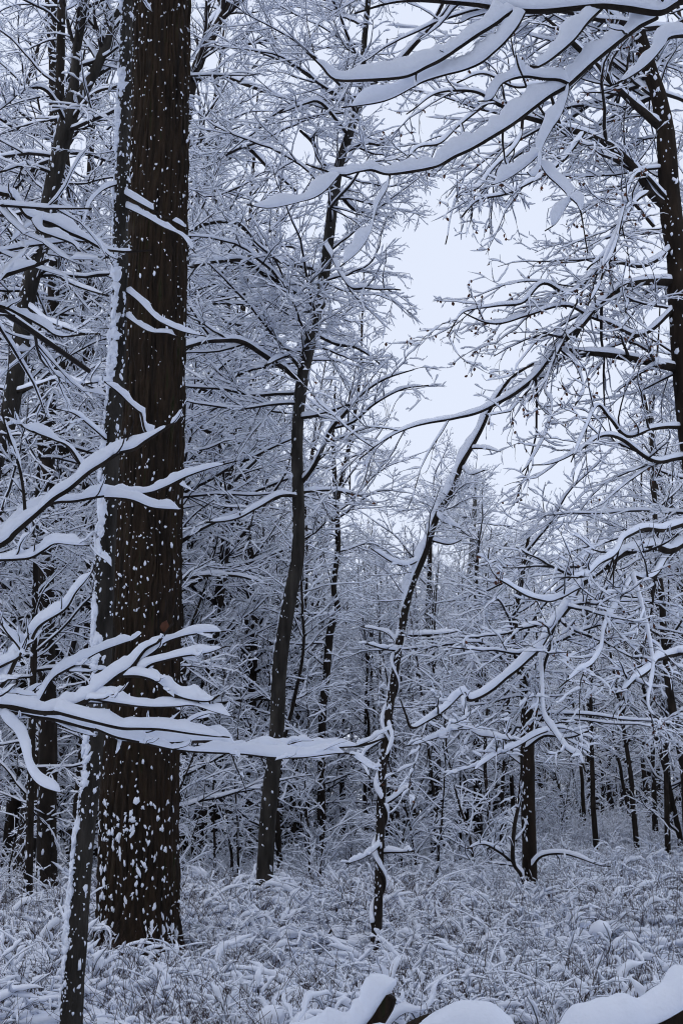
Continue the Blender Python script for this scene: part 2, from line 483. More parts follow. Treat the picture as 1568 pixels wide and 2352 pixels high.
# ------------------------------------------------------------------ undergrowth: brambles bent under snow, one mass
def bramble_mesh(seed, n=24, bare=12, lo=.5, hi=1.3, spread=.42, tilt=(.2, 1.1)):
    rg = np.random.default_rng(seed); b = Bag()
    a = rg.uniform(0, 2 * math.pi, n); rr = spread * np.sqrt(rg.random(n))
    p = np.stack([rr * np.cos(a), rr * np.sin(a), np.full(n, -.05)], 1)
    b2 = a + rg.normal(0, 1.3, n); tl = rg.uniform(*tilt, n)
    D = norm(np.stack([np.cos(b2) * tl, np.sin(b2) * tl, np.ones(n)], 1))
    L = rg.uniform(lo, hi, n)
    pts, rad = grow(p, D, L, rg.uniform(.0028, .006, n), 11, .17, (0, 0, -.14), rg, .4)
    bark_tubes(b, pts, rad, 3, 0)
    snow_tubes(b, pts, rad, rg, 5, w0=.0085, wf=.9, h0=.021, hf=1., rough=.6, smin=.55, soft=.25, gap=.2, mat=1, e1=.5)
    p, D, L2, r = spawn(pts, rad, L, rg, 8.5, t0=.2, ang=(35, 80), flat=.7, lr=(.15, .42), lclip=(.08, .45), rr=.7, rmin=.002)
    pts, rad = grow(p, D, L2, r, 5, .24, (0, 0, -.05), rg, .4)
    bark_tubes(b, pts, rad, 3, 0)
    snow_tubes(b, pts, rad, rg, 4, w0=.0075, wf=1., h0=.019, hf=1., rough=.65, smin=.5, soft=.25, gap=.22, mat=1, e1=.5)
    p, D, L3, r = spawn(pts, rad, L2, rg, 7., t0=.2, ang=(35, 75), flat=.9, lr=(.3, .6), lclip=(.05, .2), rr=.8, rmin=.0016)
    pts, rad = grow(p, D, L3, r, 3, .25, (0, 0, 0), rg, .5)
    bark_tubes(b, pts, rad, 3, 0)
    snow_tubes(b, pts, rad, rg, 4, w0=.007, wf=1., h0=.017, hf=1., rough=.6, smin=.5, soft=.25, gap=.3, mat=1, e1=.5)
    # thin upright stems that hold no snow
    a = rg.uniform(0, 2 * math.pi, bare); rr = .6 * np.sqrt(rg.random(bare))
    p = np.stack([rr * np.cos(a), rr * np.sin(a), np.full(bare, -.05)], 1)
    D = norm(np.c_[rg.normal(0, .45, (bare, 2)), np.ones(bare)])
    pts, rad = grow(p, D, rg.uniform(.3, .8, bare), np.full(bare, .0026), 5, .14, (0, 0, -.03), rg, .5)
    bark_tubes(b, pts, rad, 3, 2)
    # snow pillows where the stems meet
    m = 6; c = np.c_[rg.normal(0, spread * .6, (m, 2)), rg.uniform(.0, .14, m)]
    E = np.eye(3)
    blobs(b, c, np.tile(E[0], (m, 1)), np.tile(E[1], (m, 1)), np.tile(E[2], (m, 1)), rg.uniform(.05, .15, m), rg.uniform(.05, .15, m), rg.uniform(.03, .07, m), rg, mat=1, rough=.12)
    return b.mesh('bramble', [M['twig'], M['snow_fine'], M['redtwig']])


def mat_mesh(seed):
    """low brush pressed flat: heavy snow on a few bent stems, thin bare twigs poking out"""
    rg = np.random.default_rng(seed); b = Bag(); n = 14
    a = rg.uniform(0, 2 * math.pi, n); rr = .5 * np.sqrt(rg.random(n))
    p = np.stack([rr * np.cos(a), rr * np.sin(a), np.full(n, -.02)], 1)
    b2 = a + rg.normal(0, 1.5, n); tl = rg.uniform(.7, 2.6, n)
    D = norm(np.stack([np.cos(b2) * tl, np.sin(b2) * tl, np.ones(n)], 1)); L = rg.uniform(.3, .85, n)
    pts, rad = grow(p, D, L, rg.uniform(.004, .008, n), 14, .17, (0, 0, -.10), rg, .4)
    bark_tubes(b, pts, rad, 4, 0)
    snow_tubes(b, pts, rad, rg, 7, w0=.017, wf=1., h0=.042, hf=1., rough=.7, lumps=.09, smin=.4, soft=.25, gap=.25, mat=1)
    p, D, L2, r = spawn(pts, rad, L, rg, 5.5, t0=.15, ang=(35, 80), flat=.6, lr=(.25, .55), lclip=(.1, .4), rr=.6, rmin=.0022)
    pts, rad = grow(p, D, L2, r, 8, .17, (0, 0, -.03), rg, .4)
    bark_tubes(b, pts, rad, 3, 0)
    snow_tubes(b, pts, rad, rg, 6, w0=.0115, wf=1., h0=.03, hf=1., rough=.7, lumps=.06, smin=.4, gap=.3, mat=1)
    m = 32; a = rg.uniform(0, 2 * math.pi, m); rr = .6 * np.sqrt(rg.random(m))
    p = np.stack([rr * np.cos(a), rr * np.sin(a), np.full(m, -.03)], 1); D = norm(np.c_[rg.normal(0, .7, (m, 2)), np.ones(m)])
    pts, rad = grow(p, D, rg.uniform(.2, .7, m), np.full(m, .0034), 6, .16, (0, 0, -.05), rg, .5)
    bark_tubes(b, pts, rad, 3, 2)
    m = 12; c = np.c_[rg.normal(0, .32, (m, 2)), rg.uniform(.0, .14, m)]; E = np.eye(3)
    blobs(b, c, np.tile(E[0], (m, 1)), np.tile(E[1], (m, 1)), np.tile(E[2], (m, 1)), rg.uniform(.04, .15, m), rg.uniform(.04, .15, m), rg.uniform(.03, .07, m), rg, mat=1, rough=.1)
    return b.mesh('low_brush', [M['twig'], M['snow_fine'], M['redtwig']])


def cane_mesh(seed):
    """a few long thin canes arching over and touching down, snow only on top of the arch"""
    rg = np.random.default_rng(seed); b = Bag(); n = 4
    p = np.c_[rg.normal(0, .2, (n, 2)), np.full(n, -.03)]; a = rg.uniform(0, 6.283, n); tl = rg.uniform(.2, .8, n)
    D = norm(np.stack([np.cos(a) * tl, np.sin(a) * tl, np.ones(n)], 1)); L = rg.uniform(.9, 1.9, n)
    pts, rad = grow(p, D, L, rg.uniform(.0035, .006, n), 18, .06, (0, 0, -.095), rg, .45)
    bark_tubes(b, pts, rad, 4, 2)
    snow_tubes(b, pts, rad, rg, 6, w0=.008, wf=1., h0=.026, hf=1., rough=.6, lumps=.1, smin=.62, soft=.25, gap=.25, mat=1)
    p, D, L2, r = spawn(pts, rad, L, rg, 5., t0=.3, ang=(35, 70), flat=.8, lr=(.1, .25), lclip=(.08, .35), rr=.6, rmin=.0018)
    pts, rad = grow(p, D, L2, r, 5, .14, (0, 0, -.03), rg, .5)
    bark_tubes(b, pts, rad, 3, 2)
    snow_tubes(b, pts, rad, rg, 5, w0=.006, wf=1., h0=.018, hf=1., rough=.6, smin=.5, gap=.35, mat=1)
    return b.mesh('arching_canes', [M['twig'], M['snow_fine'], M['redtwig']])


def scatter(name, label, cat, meshes, pts, rot, scl, pick):
    """one object that spreads a few plants over many points (geometry nodes)"""
    coll = bpy.data.collections.new(name + '_kinds')
    for i, me in enumerate(meshes):
        coll.objects.link(bpy.data.objects.new('%s_kind' % name, me))
    me = bpy.data.meshes.new(name); me.vertices.add(len(pts)); me.vertices.foreach_set('co', pts.astype(np.float32).ravel())
    for an, ty, data, key in (('rot', 'FLOAT_VECTOR', rot, 'vector'), ('scl', 'FLOAT_VECTOR', scl, 'vector')):
        at = me.attributes.new(an, ty, 'POINT'); at.data.foreach_set(key, data.astype(np.float32).ravel())
    me.attributes.new('pick', 'INT', 'POINT').data.foreach_set('value', pick)
    o = part(name, me, None); o['kind'] = 'stuff'; o['label'] = label; o['category'] = cat
    ng = bpy.data.node_groups.new(name, 'GeometryNodeTree')
    ng.interface.new_socket('Geometry', in_out='INPUT', socket_type='NodeSocketGeometry')
    ng.interface.new_socket('Geometry', in_out='OUTPUT', socket_type='NodeSocketGeometry')
    N, Lk = ng.nodes, ng.links
    gi, go = N.new('NodeGroupInput'), N.new('NodeGroupOutput')
    ci = N.new('GeometryNodeCollectionInfo'); ci.inputs['Collection'].default_value = coll
    ci.inputs['Separate Children'].default_value = True; ci.inputs['Reset Children'].default_value = True
    iop = N.new('GeometryNodeInstanceOnPoints'); iop.inputs['Pick Instance'].default_value = True
    def attr(nm, ty):
        a = N.new('GeometryNodeInputNamedAttribute'); a.data_type = ty; a.inputs['Name'].default_value = nm
        return next(s for s in a.outputs if s.enabled and s.name == 'Attribute')
    Lk.new(gi.outputs[0], iop.inputs['Points']); Lk.new(ci.outputs[0], iop.inputs['Instance'])
    Lk.new(attr('pick', 'INT'), iop.inputs['Instance Index']); Lk.new(attr('rot', 'FLOAT_VECTOR'), iop.inputs['Rotation'])
    Lk.new(attr('scl', 'FLOAT_VECTOR'), iop.inputs['Scale']); Lk.new(iop.outputs[0], go.inputs[0])
    md = o.modifiers.new('scatter', 'NODES'); md.node_group = ng
    return o


def build_undergrowth():
    rg = np.random.default_rng(41)
    kinds = [bramble_mesh(100 + i) for i in range(7)] + [bramble_mesh(120 + i, 26, 8, .3, .7, .5, (.4, 1.6)) for i in range(4)] + [mat_mesh(140 + i) for i in range(7)] + [cane_mesh(160 + i) for i in range(6)]
    n = 10500
    Y = 10 + 52 * rg.random(n) ** 1.45; X = Y * rg.uniform(-.36, .36, n)
    keep = rg.random(n) < np.clip(1.25 - Y / 80, .2, 1) * (.62 + .38 * (vnoise(X * .9, Y * .7, 6.6) > -.1))
    # bare snow: a clearing on the right and a few small openings
    cy = foot(1385, 2205); cx = float(P(1385, 2205, cy)[0])
    keep &= ((X - cx) / .62) ** 2 + ((Y - cy) / 1.3) ** 2 > 1 + .5 * vnoise(X * 2, Y * 2, 5.)
    keep &= vnoise(X * .55 + 3, Y * .4, 2.2) > -.62
    keep &= ~((Y < 12.2) & (rg.random(n) < .5))
    keep &= (np.hypot(X - OAK[0], Y - OAK[1]) > .75)
    keep &= ~((np.abs(X + 2.08) < .55) & (Y < 11.9))
    for u0, u1, v, d in ((525, 770, 2290, .75), (655, 825, 2195, .6)):      # the fallen logs lie clear
        yl = foot((u0 + u1) / 2, v); xa, xb = float(P(u0, v, yl)[0]), float(P(u1, v, yl)[0])
        keep &= ~((X > xa - .1) & (X < xb + .1) & (Y > yl - d) & (Y < yl + .15))
    X, Y = X[keep], Y[keep]
    pts = np.stack([X, Y, ground(X, Y) - .02], 1)
    k = len(pts); rot = np.zeros((k, 3)); rot[:, 2] = rg.uniform(0, 6.283, k); rot[:, :2] = rg.normal(0, .12, (k, 2))
    heavy = rg.random(k) < np.clip(1.0 - sstep(16, 36, Y) * .8 + .35 * vnoise(X * .5, Y * .5, 9.9), .05, .95)
    pick = np.where(heavy, rg.integers(11, 18, k), rg.integers(0, 11, k)).astype(np.int32)
    cane = rg.random(k) < .07; pick = np.where(cane, rg.integers(18, 24, k), pick).astype(np.int32)
    sx = rg.uniform(.6, 1.15, k); sz = rg.uniform(.4, .85, k) * (.85 + .4 * sstep(17, 34, Y)) * (1 + .3 * vnoise(X * .7, Y * .6, 12.3)); sx = np.where(cane, sx * .62, sx); sz = np.where(heavy | cane, sx * rg.uniform(.75, 1.1, k), sz); scl = np.stack([sx, sx, sz], 1)
    scatter('undergrowth', 'tangled low brambles bowed under fresh snow across the forest floor', 'undergrowth', kinds, pts, rot, scl, pick)


# ------------------------------------------------------------------ traced trees
def base_down(pts, rad, flat=.25):
    """carry the foot of a trunk down into the ground along its own lean"""
    p, q = pts[0], pts[1]
    d = norm((p - q)[None])[0]; g = float(ground(p[0], p[1]))
    if p[2] > g - flat:
        L = (p[2] - (g - flat)) / max(-d[2], .3)
        k = max(2, int(L / .15)); ext = p + d * np.linspace(L, 0, k, endpoint=False)[:, None]
        pts = np.vstack([ext, pts]); rad = np.r_[np.full(k, rad[0]), rad]
    return pts, rad


def traced_tree(name, label, trunk, Y, material, around=20, ridge=.006, spacing=.035, flare=.0, step=.08, Y1=None):
    pts, rad = px_path(trunk, Y, Y1, step=step)
    pts, rad = base_down(pts, rad)
    org = np.array([pts[0][0], pts[0][1], float(ground(pts[0][0], pts[0][1]))])
    t = thing(name, label, 'tree', org)
    tr = part('trunk', trunk_mesh('trunk', pts, rad, M[material], org, around, ridge, spacing, flare), t)
    return t, tr, org, pts, rad


BOUGHS = []


def make_boughs():
    """a stock of leafless boughs, rising or drooping, that the traced trees carry besides their traced limbs"""
    cfg = [dict(FINE[0], dens=4.2, lclip=(.3, 1.5), lr=(.2, .45), flat=.4), dict(FINE[1], dens=6.0, lclip=(.12, .6)), dict(FINE[2], dens=5.5)]
    for i, pitch in enumerate([-8, 2, 8, 14, 20, 28, 36, 46]):
        rg = np.random.default_rng(900 + i); p = math.radians(pitch); L = np.array([3.0])
        pts, rad = grow(np.zeros((1, 3)), np.array([[math.cos(p), 0, math.sin(p)]]), L, np.array([.026]), 16, .1, (0, 0, -.004), rg, .2)
        tb, sb = Bag(), Bag()
        bark_tubes(tb, pts, rad, 6)
        snow_tubes(sb, pts, rad, rg, 7, w0=.007, wf=.85, h0=.024, hf=1., rough=.4, lumps=.2, smin=.28)
        crown(tb, sb, pts, rad, L, rg, cfg, gap=.14)
        BOUGHS.append((tb.mesh('bough', M['twig']), sb.mesh('snow', M['snow_fine'])))


make_boughs()


def add_boughs(t, org, pts, rad, rg, count, t0, t1, size, az=None, spread=2.2, pitch=(0, 8)):
    for i in range(count):
        k = (t0 + (t1 - t0) * rg.random()) * (len(pts) - 1); p = pts[int(k)]
        me, sn = BOUGHS[rg.integers(*pitch)]
        o = part('bough', me, t); s_ = part('snow', sn, o, stuff=True)
        o.location = p - org; a = rg.uniform(-math.pi, math.pi) if az is None else az + spread * np.clip(rg.standard_normal() * .5, -1, 1)
        s = rg.uniform(*size); o.rotation_euler = (rg.normal(0, .12), 0, a); o.scale = (s, s * rg.choice([-1, 1]), s)


def random_limbs(t, org, pts, rad, rg, count, t0, t1, Lr, cfg=None, ang=None, flat=None, up=None, snow=None, mats=None, gap=None, toward=None, rmax=None):
    """more boughs than could be traced"""
    az = None if toward is None else math.atan2(toward[1], toward[0])
    add_boughs(t, org, pts, rad, rg, count, t0, t1, (Lr[0] / 3., Lr[1] / 3.), az)


def trunk_snow(tr, org, pts, rad, rg, sets, lean=None):
    b = Bag()
    for s in sets: flecks(b, pts, rad, rg, **s)
    if lean:                     # snow lying along the upper side of a leaning trunk
        snow_tubes(b, pts[None], rad[None], rg, **lean)
    part('snow', b.mesh('snow', M['snow'], org), tr, stuff=True)


WEST = math.radians(200)
FG = np.random.default_rng(77)
OAK_Y = foot(313, 2240)
OAK = P(313, 2240, OAK_Y)

MID = [dict(FINE[0], dens=2.6, lclip=(.3, 1.6)), dict(FINE[1], dens=5.0), dict(FINE[2], dens=5.5)]
LITE = [dict(FINE[0], dens=2.4, lclip=(.25, 1.2), lr=(.2, .4)), dict(FINE[1], dens=5.5, lclip=(.1, .45), n=4)]
SPRIG = [dict(dens=3.4, t0=.1, ang=(30, 60), flat=.35, lr=(.12, .3), lclip=(.1, .55), n=6, wig=.14, trop=(0, 0, .02), rr=.55, rmin=.003),
         dict(dens=5.0, t0=.1, ang=(30, 60), flat=.5, lr=(.25, .5), lclip=(.05, .2), n=4, wig=.18, trop=(0, 0, .03), rr=.7, rmin=.002)]


def build_oak():
    path = [(313, 2240, 186), (318, 2000, 180), (320, 1762, 174), (331, 1450, 162), (340, 1179, 152), (354, 880, 144), (363, 590, 138), (368, 300, 133), (371, 0, 130), (374, -300, 124), (376, -650, 114)]
    t, tr, org, pts, rad = traced_tree('oak_tree', 'massive dark trunk with deeply furrowed bark flecked with snow', path, OAK_Y + .45, 'oak', around=270, ridge=.038, spacing=.07, flare=.13, step=.06)
    h = pts[:, 2] - org[2]; tt = lambda z: float(np.interp(z, h, np.linspace(0, 1, len(h))))
    front = math.radians(255)
    trunk_snow(tr, org, pts, rad + .012, FG, [
        dict(count=300, size=(.007, .03), side=front, spread=1.7, t0=tt(.1), t1=tt(1.7), low=False, stretch=2.1),
        dict(count=120, size=(.015, .042), side=front, spread=1.8, t0=tt(.02), t1=tt(.45), low=False),
        dict(count=440, size=(.005, .019), side=front, spread=1.8, t0=tt(1.), t1=tt(5.5)),
        dict(count=520, size=(.005, .018), side=front, spread=1.8, t0=tt(4), t1=tt(12)),
        dict(count=330, size=(.008, .03), side=math.radians(195), spread=.45, t0=tt(3), t1=tt(12)),
        dict(count=160, size=(.006, .022), side=math.radians(340), spread=.4, t0=tt(.4), t1=tt(12))])
    # the crown far above the picture
    random_limbs(t, org, pts, rad, FG, 14, .86, 1., (3, 6))


def build_slender():
    path = [(160, 2400, 52), (163, 2352, 51), (186, 2012, 47), (212, 1762, 42), (224, 1600, 44), (235, 1479, 44), (246, 1179, 44), (258, 1000, 40), (270, 840, 37), (280, 450, 34), (289, 150, 29), (292, 0, 27), (298, -300, 22), (306, -700, 14)]
    Y = 11.0
    t, tr, org, pts, rad = traced_tree('slender_tree', 'slender grey trunk plastered with snow down one side, leaning against the massive trunk', path, Y, 'grey', around=64, ridge=.009, spacing=.03, step=.05)
    n = 620
    trunk_snow(tr, org, pts, rad + .003, FG, [
        dict(count=900, size=(.014, .042), side=math.radians(228), spread=.75, stretch=1.7, flat=.45, clump=(.42, .3), low=False),
        dict(count=600, size=(.014, .040), side=math.radians(205), spread=.4, stretch=1.9, flat=.45, clump=(.5, .3), low=False),
        dict(count=420, size=(.012, .036), side=math.radians(218), spread=.5, stretch=1.7, flat=.45, clump=(.3, .15), t1=.45, low=False),
        dict(count=900, size=(.006, .018), side=math.radians(215), spread=.7, stretch=1.6, flat=.5),
        dict(count=380, size=(.004, .014), side=math.radians(260), spread=1.2),
        dict(count=200, size=(.007, .022), side=math.radians(318), spread=.35)])
    sn = dict(h0=.03, w0=.010, gap=.35, rough=.6)
    for path, y1 in [([(276, 440, 6), (310, 460, 5), (350, 480, 4), (385, 500, 4), (435, 528, 3)], 10.6),
                     ([(284, 475, 6), (340, 500, 5), (380, 525, 5), (420, 545, 4), (448, 580, 3)], 10.4),
                     ([(288, 668, 7), (325, 695, 6), (360, 730, 5), (385, 745, 5), (425, 762, 4), (475, 772, 3)], 10.6),
                     ([(286, 725, 5), (325, 750, 4), (350, 762, 4), (390, 765, 3), (425, 780, 2)], 10.7),
                     ([(268, 880, 6), (230, 878, 5), (180, 884, 4), (120, 872, 3)], 10.4),
                     ([(255, 1020, 5), (215, 985, 4), (170, 950, 4), (130, 940, 3)], 10.5),
                     ([(282, 420, 5), (240, 436, 5), (205, 470, 4), (190, 520, 3)], 10.6)]:
        limb(t, org, path, Y, y1, FG, ('dark', 'twig'), None if path[1][1] < 760 and path[1][0] > 290 else LITE, sn=sn, step=.035, lumps=.13)
    add_boughs(t, org, pts, rad, FG, 5, .45, .95, (.12, .26), math.radians(175), .9)


def build_leaner():
    Y = 18.
    path = [(-190, 2100, 52), (-150, 1800, 50), (-80, 1400, 47), (-12, 1060, 44), (25, 940, 42), (62, 690, 40), (98, 550, 38), (122, 425, 38), (150, 300, 40), (166, 240, 44)]
    t, tr, org, pts, rad = traced_tree('leaning_tree', 'tall slanting forked trunk with snow along its upper side, beside the massive trunk', path, Y, 'grey', around=40, ridge=.008, spacing=.04)
    trunk_snow(tr, org, pts, rad + .004, FG, [dict(count=260, size=(.012, .05), side=math.radians(170), spread=.5, t0=.35), dict(count=160, size=(.008, .03), side=math.radians(250), spread=1., t0=.35)])
    limb(t, org, [(160, 262, 32), (168, 180, 22), (172, 125, 20), (184, 60, 20), (193, 0, 19), (200, -80, 16), (205, -250, 11)], Y, Y, FG, ('grey', 'twig'), LITE, step=.08, sides=10)
    limb(t, org, [(160, 268, 34), (185, 215, 27), (222, 150, 25), (252, 90, 23), (282, 15, 21), (310, -60, 18), (350, -200, 12)], Y, Y + .4, FG, ('grey', 'twig'), LITE, step=.08, sides=10, sn=dict(smin=.2, soft=.5, w0=.01, h0=.05))
    for path, y1 in [([(155, 290, 10), (105, 208, 8), (52, 208, 7), (20, 235, 6), (-30, 280, 4)], 16.5), ([(158, 285, 9), (215, 215, 7), (270, 200, 6)], 17.5),
                     ([(110, 500, 9), (150, 545, 8), (215, 560, 6), (260, 575, 5)], 17.0), ([(95, 560, 9), (60, 600, 8), (10, 615, 7), (-50, 640, 5)], 17.0),
                     ([(60, 700, 9), (110, 735, 8), (170, 760, 7), (230, 770, 5)], 16.8), ([(30, 900, 9), (90, 885, 8), (140, 872, 7), (210, 888, 6), (250, 900, 5)], 16.5),
                     ([(70, 660, 8), (110, 620, 7), (160, 650, 6), (250, 680, 4)], 17.5), ([(130, 400, 8), (60, 380, 7), (0, 395, 5)], 17.3)]:
        limb(t, org, path, Y, y1, FG, ('dark', 'twig'), MID, step=.06)
    random_limbs(t, org, pts, rad, FG, 34, .4, 1., (1.4, 3.4), toward=(0, 1., 0))


def build_behind_oak():
    Y = 24.5
    path = [(380, 2150, 40), (385, 1700, 38), (390, 1200, 36), (400, 800, 34), (412, 450, 32), (420, 300, 32)]
    t, tr, org, pts, rad = traced_tree('hidden_tree', 'snow-topped limb forking out from behind the massive trunk, up high', path, Y, 'dark', around=24)
    limb(t, org, [(424, 280, 30), (440, 200, 26), (462, 130, 24), (495, 70, 22), (532, 0, 20), (570, -80, 17), (640, -250, 10)], Y, Y, FG, ('dark', 'twig'), MID, step=.07, sides=10, sn=dict(smin=.15, soft=.5, w0=.01, h0=.05))
    limb(t, org, [(455, 150, 16), (485, 60, 13), (515, 0, 12), (530, -80, 9)], Y, Y + .5, FG, ('dark', 'twig'), LITE, step=.07)
    for path, y1 in [([(440, 185, 11), (520, 180, 10), (570, 195, 9), (620, 215, 8), (700, 235, 5)], 23.9), ([(425, 330, 12), (500, 320, 11), (560, 335, 10), (620, 385, 9), (680, 440, 6)], 24.0),
                     ([(430, 535, 10), (480, 510, 9), (540, 515, 8), (610, 560, 6), (680, 570, 4)], 23.9), ([(425, 610, 12), (475, 600, 11), (540, 600, 10), (590, 625, 9), (640, 650, 8), (710, 700, 6)], 24.2),
                     ([(430, 690, 10), (480, 710, 9), (530, 745, 9), (600, 752, 7), (625, 770, 5)], 23.8), ([(415, 960, 12), (470, 985, 11), (530, 1010, 10), (565, 1025, 8)], 23.8),
                     ([(425, 1130, 8), (520, 1080, 7), (600, 1040, 6), (690, 1000, 4)], 23.6), ([(420, 880, 9), (480, 900, 8), (560, 930, 7), (660, 950, 4)], 23.7),
                     ([(420, 1240, 8), (480, 1205, 7), (570, 1170, 6), (650, 1140, 4)], 23.6), ([(418, 1330, 9), (480, 1320, 8), (560, 1325, 6), (620, 1345, 4)], 23.4)]:
        limb(t, org, path, Y, y1, FG, ('dark', 'twig'), MID, step=.06)
    random_limbs(t, org, pts, rad, FG, 46, .4, 1., (1.6, 4.2), toward=(.6, -.1, 0))


def build_middle():
    Y = foot(605, 2088)
    path = [(603, 2090, 42), (606, 2040, 36), (617, 1862, 37), (635, 1679, 33), (642, 1529, 34), (664, 1379, 31), (683, 1279, 30), (685, 1179, 28), (683, 990, 27), (700, 840, 29), (731, 715, 28), (750, 590, 26), (770, 425, 23), (784, 360, 21), (812, 280, 19), (828, 220, 16), (836, 100, 13), (845, 0, 12), (852, -150, 9), (858, -400, 4)]
    t, tr, org, pts, rad = traced_tree('curved_tree', 'tall bare grey trunk bending gently upward, rooted among brambles in mid-forest', path, Y, 'grey', around=40, ridge=.007, spacing=.035, flare=.05)
    trunk_snow(tr, org, pts, rad + .003, FG, [dict(count=320, size=(.010, .038), side=math.radians(190), spread=.3, t0=.1), dict(count=150, size=(.005, .017), stretch=2.2, side=math.radians(250), spread=1.)])
    limb(t, org, [(826, 225, 14), (869, 185, 13), (929, 125, 12), (984, 65, 11), (1019, 0, 9), (1060, -80, 7)], Y, Y, FG, ('dark', 'twig'), MID, step=.07, twig_gap=.15)
    for path, y1 in [([(683, 868, 14), (640, 840, 12), (600, 812, 12), (560, 790, 12), (500, 780, 12), (425, 795, 11), (330, 830, 8)], Y - 3),
                     ([(716, 698, 14), (660, 660, 12), (610, 630, 12), (565, 605, 11), (520, 598, 10), (430, 612, 9)], Y - 2),
                     ([(692, 850, 9), (665, 820, 8), (640, 824, 7), (610, 840, 6)], Y - 1),
                     ([(692, 1108, 13), (710, 1085, 11), (735, 1040, 10), (760, 985, 9), (790, 950, 8), (830, 905, 6), (880, 870, 5), (950, 850, 3)], Y - 1.5),
                     ([(760, 985, 7), (810, 970, 6), (860, 930, 5), (920, 895, 4), (985, 885, 3)], Y - 1.4),
                     ([(745, 560, 9), (800, 650, 7), (850, 660, 6), (920, 665, 3)], Y - 2),
                     ([(690, 1140, 9), (640, 1138, 9), (590, 1165, 8), (540, 1190, 7), (470, 1200, 5)], Y - 1.5),
                     ([(690, 1130, 8), (740, 1125, 7), (780, 1128, 6), (830, 1140, 4)], Y + 1),
                     ([(705, 760, 9), (770, 790, 7), (820, 800, 6), (870, 835, 3)], Y + 1), ([(688, 960, 9), (740, 950, 7), (800, 930, 6)], Y - 1),
                     ([(776, 400, 10), (735, 370, 9), (720, 330, 8), (690, 300, 6)], Y - 1), ([(770, 430, 9), (810, 480, 8), (850, 490, 6), (905, 500, 3)], Y + .5),
                     ([(790, 350, 9), (840, 330, 7), (880, 335, 5)], Y - .5), ([(800, 310, 8), (740, 240, 7), (700, 240, 6), (640, 260, 4)], Y - 1)]:
        limb(t, org, path, Y, y1, FG, ('dark', 'twig'), MID, step=.07, twig_gap=.15)
    random_limbs(t, org, pts, rad, FG, 40, .42, .93, (1.6, 3.6), toward=(-.5, -.1, 0)); random_limbs(t, org, pts, rad, FG, 16, .42, .93, (1.3, 2.2), toward=(.5, .1, 0))


def build_thin():
    Y = foot(862, 2218)
    path = [(858, 2218, 27), (864, 2150, 22), (869, 2062, 20), (873, 1912, 20), (878, 1762, 20), (884, 1700, 19), (897, 1604, 18), (912, 1504, 18), (926, 1419, 18), (944, 1344, 18), (974, 1269, 18), (1004, 1179, 17), (1034, 1130, 16), (1056, 1070, 15), (1079, 1030, 14), (1104, 985, 12), (1124, 940, 11), (1154, 890, 9), (1184, 860, 7), (1225, 835, 5)]
    t, tr, org, pts, rad = traced_tree('thin_tree', 'thin dark tree wound with a vine, bowing over under a ridge of snow', path, Y, 'dark', around=26, ridge=.005, spacing=.025, flare=.02, step=.05)
    trunk_snow(tr, org, pts, rad, FG, [dict(count=240, size=(.006, .02), side=math.radians(240), spread=1.2, t1=.6), dict(count=160, size=(.012, .034), side=math.radians(185), spread=.35, t0=.25, t1=.62)],
               lean=dict(sides=9, w0=.008, wf=.85, h0=.03, hf=.9, rough=.5, lumps=.22, gap=.16, smin=.13, soft=.14))
    # the vine: winds round the lower trunk
    k = np.linspace(0, 1, 200); i = k * (len(pts) - 1) * .5; c = np.stack([np.interp(i, np.arange(len(pts)), pts[:, j]) for j in range(3)], 1)
    r = np.interp(i, np.arange(len(pts)), rad) + .014
    a = 2.2 - k * 2 * math.pi * 5.2; vp = c + np.stack([np.cos(a) * r, np.sin(a) * r, 0 * a], 1)
    vr = np.linspace(.022, .010, 200)
    b = Bag(); bark_tubes(b, vp[None], vr[None], 7, lump=.15)
    vo = part('vine', b.mesh('vine', M['dark'], org), t, label='dark woody vine spiralling up the thin trunk')
    sb = Bag(); snow_tubes(sb, vp[None], vr[None], FG, 8, w0=.014, wf=.9, h0=.03, hf=1., rough=.4, lumps=.15, gap=.3, smin=.2, soft=.25)
    part('snow', sb.mesh('snow', M['snow'], org), vo, stuff=True)
    for path, y1 in [([(872, 1940, 7), (850, 1960, 6), (825, 1975, 5), (795, 1985, 3)], Y - .8), ([(880, 1958, 7), (915, 1957, 6), (950, 1955, 5)], Y - .5),
                     ([(885, 1690, 8), (868, 1705, 7), (840, 1725, 6), (832, 1750, 5), (850, 1790, 4)], Y - .5), ([(890, 1660, 6), (900, 1700, 6), (885, 1740, 4)], Y - .4),
                     ([(935, 1460, 7), (975, 1458, 6), (1020, 1456, 5), (1060, 1448, 3)], Y - .4), ([(915, 1495, 6), (880, 1490, 5), (840, 1478, 4)], Y - .5),
                     ([(915, 1500, 6), (905, 1470, 5), (880, 1450, 4), (830, 1440, 3)], Y + .4), ([(1000, 1180, 6), (1020, 1200, 5), (1060, 1215, 3)], Y - .3),
                     ([(965, 1285, 6), (930, 1300, 5), (895, 1290, 4), (850, 1260, 3)], Y - .4), ([(985, 1240, 6), (1030, 1250, 5), (1060, 1240, 3)], Y),
                     ([(1060, 1075, 5), (1080, 1090, 4), (1112, 1080, 3)], Y - .3), ([(1080, 1030, 5), (1110, 1030, 4), (1150, 1038, 2)], Y - .3), ([(880, 1850, 6), (910, 1830, 5), (945, 1800, 3)], Y)]:
        limb(t, org, path, Y, y1, FG, ('dark', 'twig'), SPRIG, sn=dict(h0=.034, w0=.008, rough=.5), step=.03, snow=1.1, close=True, lumps=.12)
    random_limbs(t, org, pts, rad, FG, 12, .28, .8, (.5, 1.1), LITE, up=.1, flat=.5, rmax=.014)


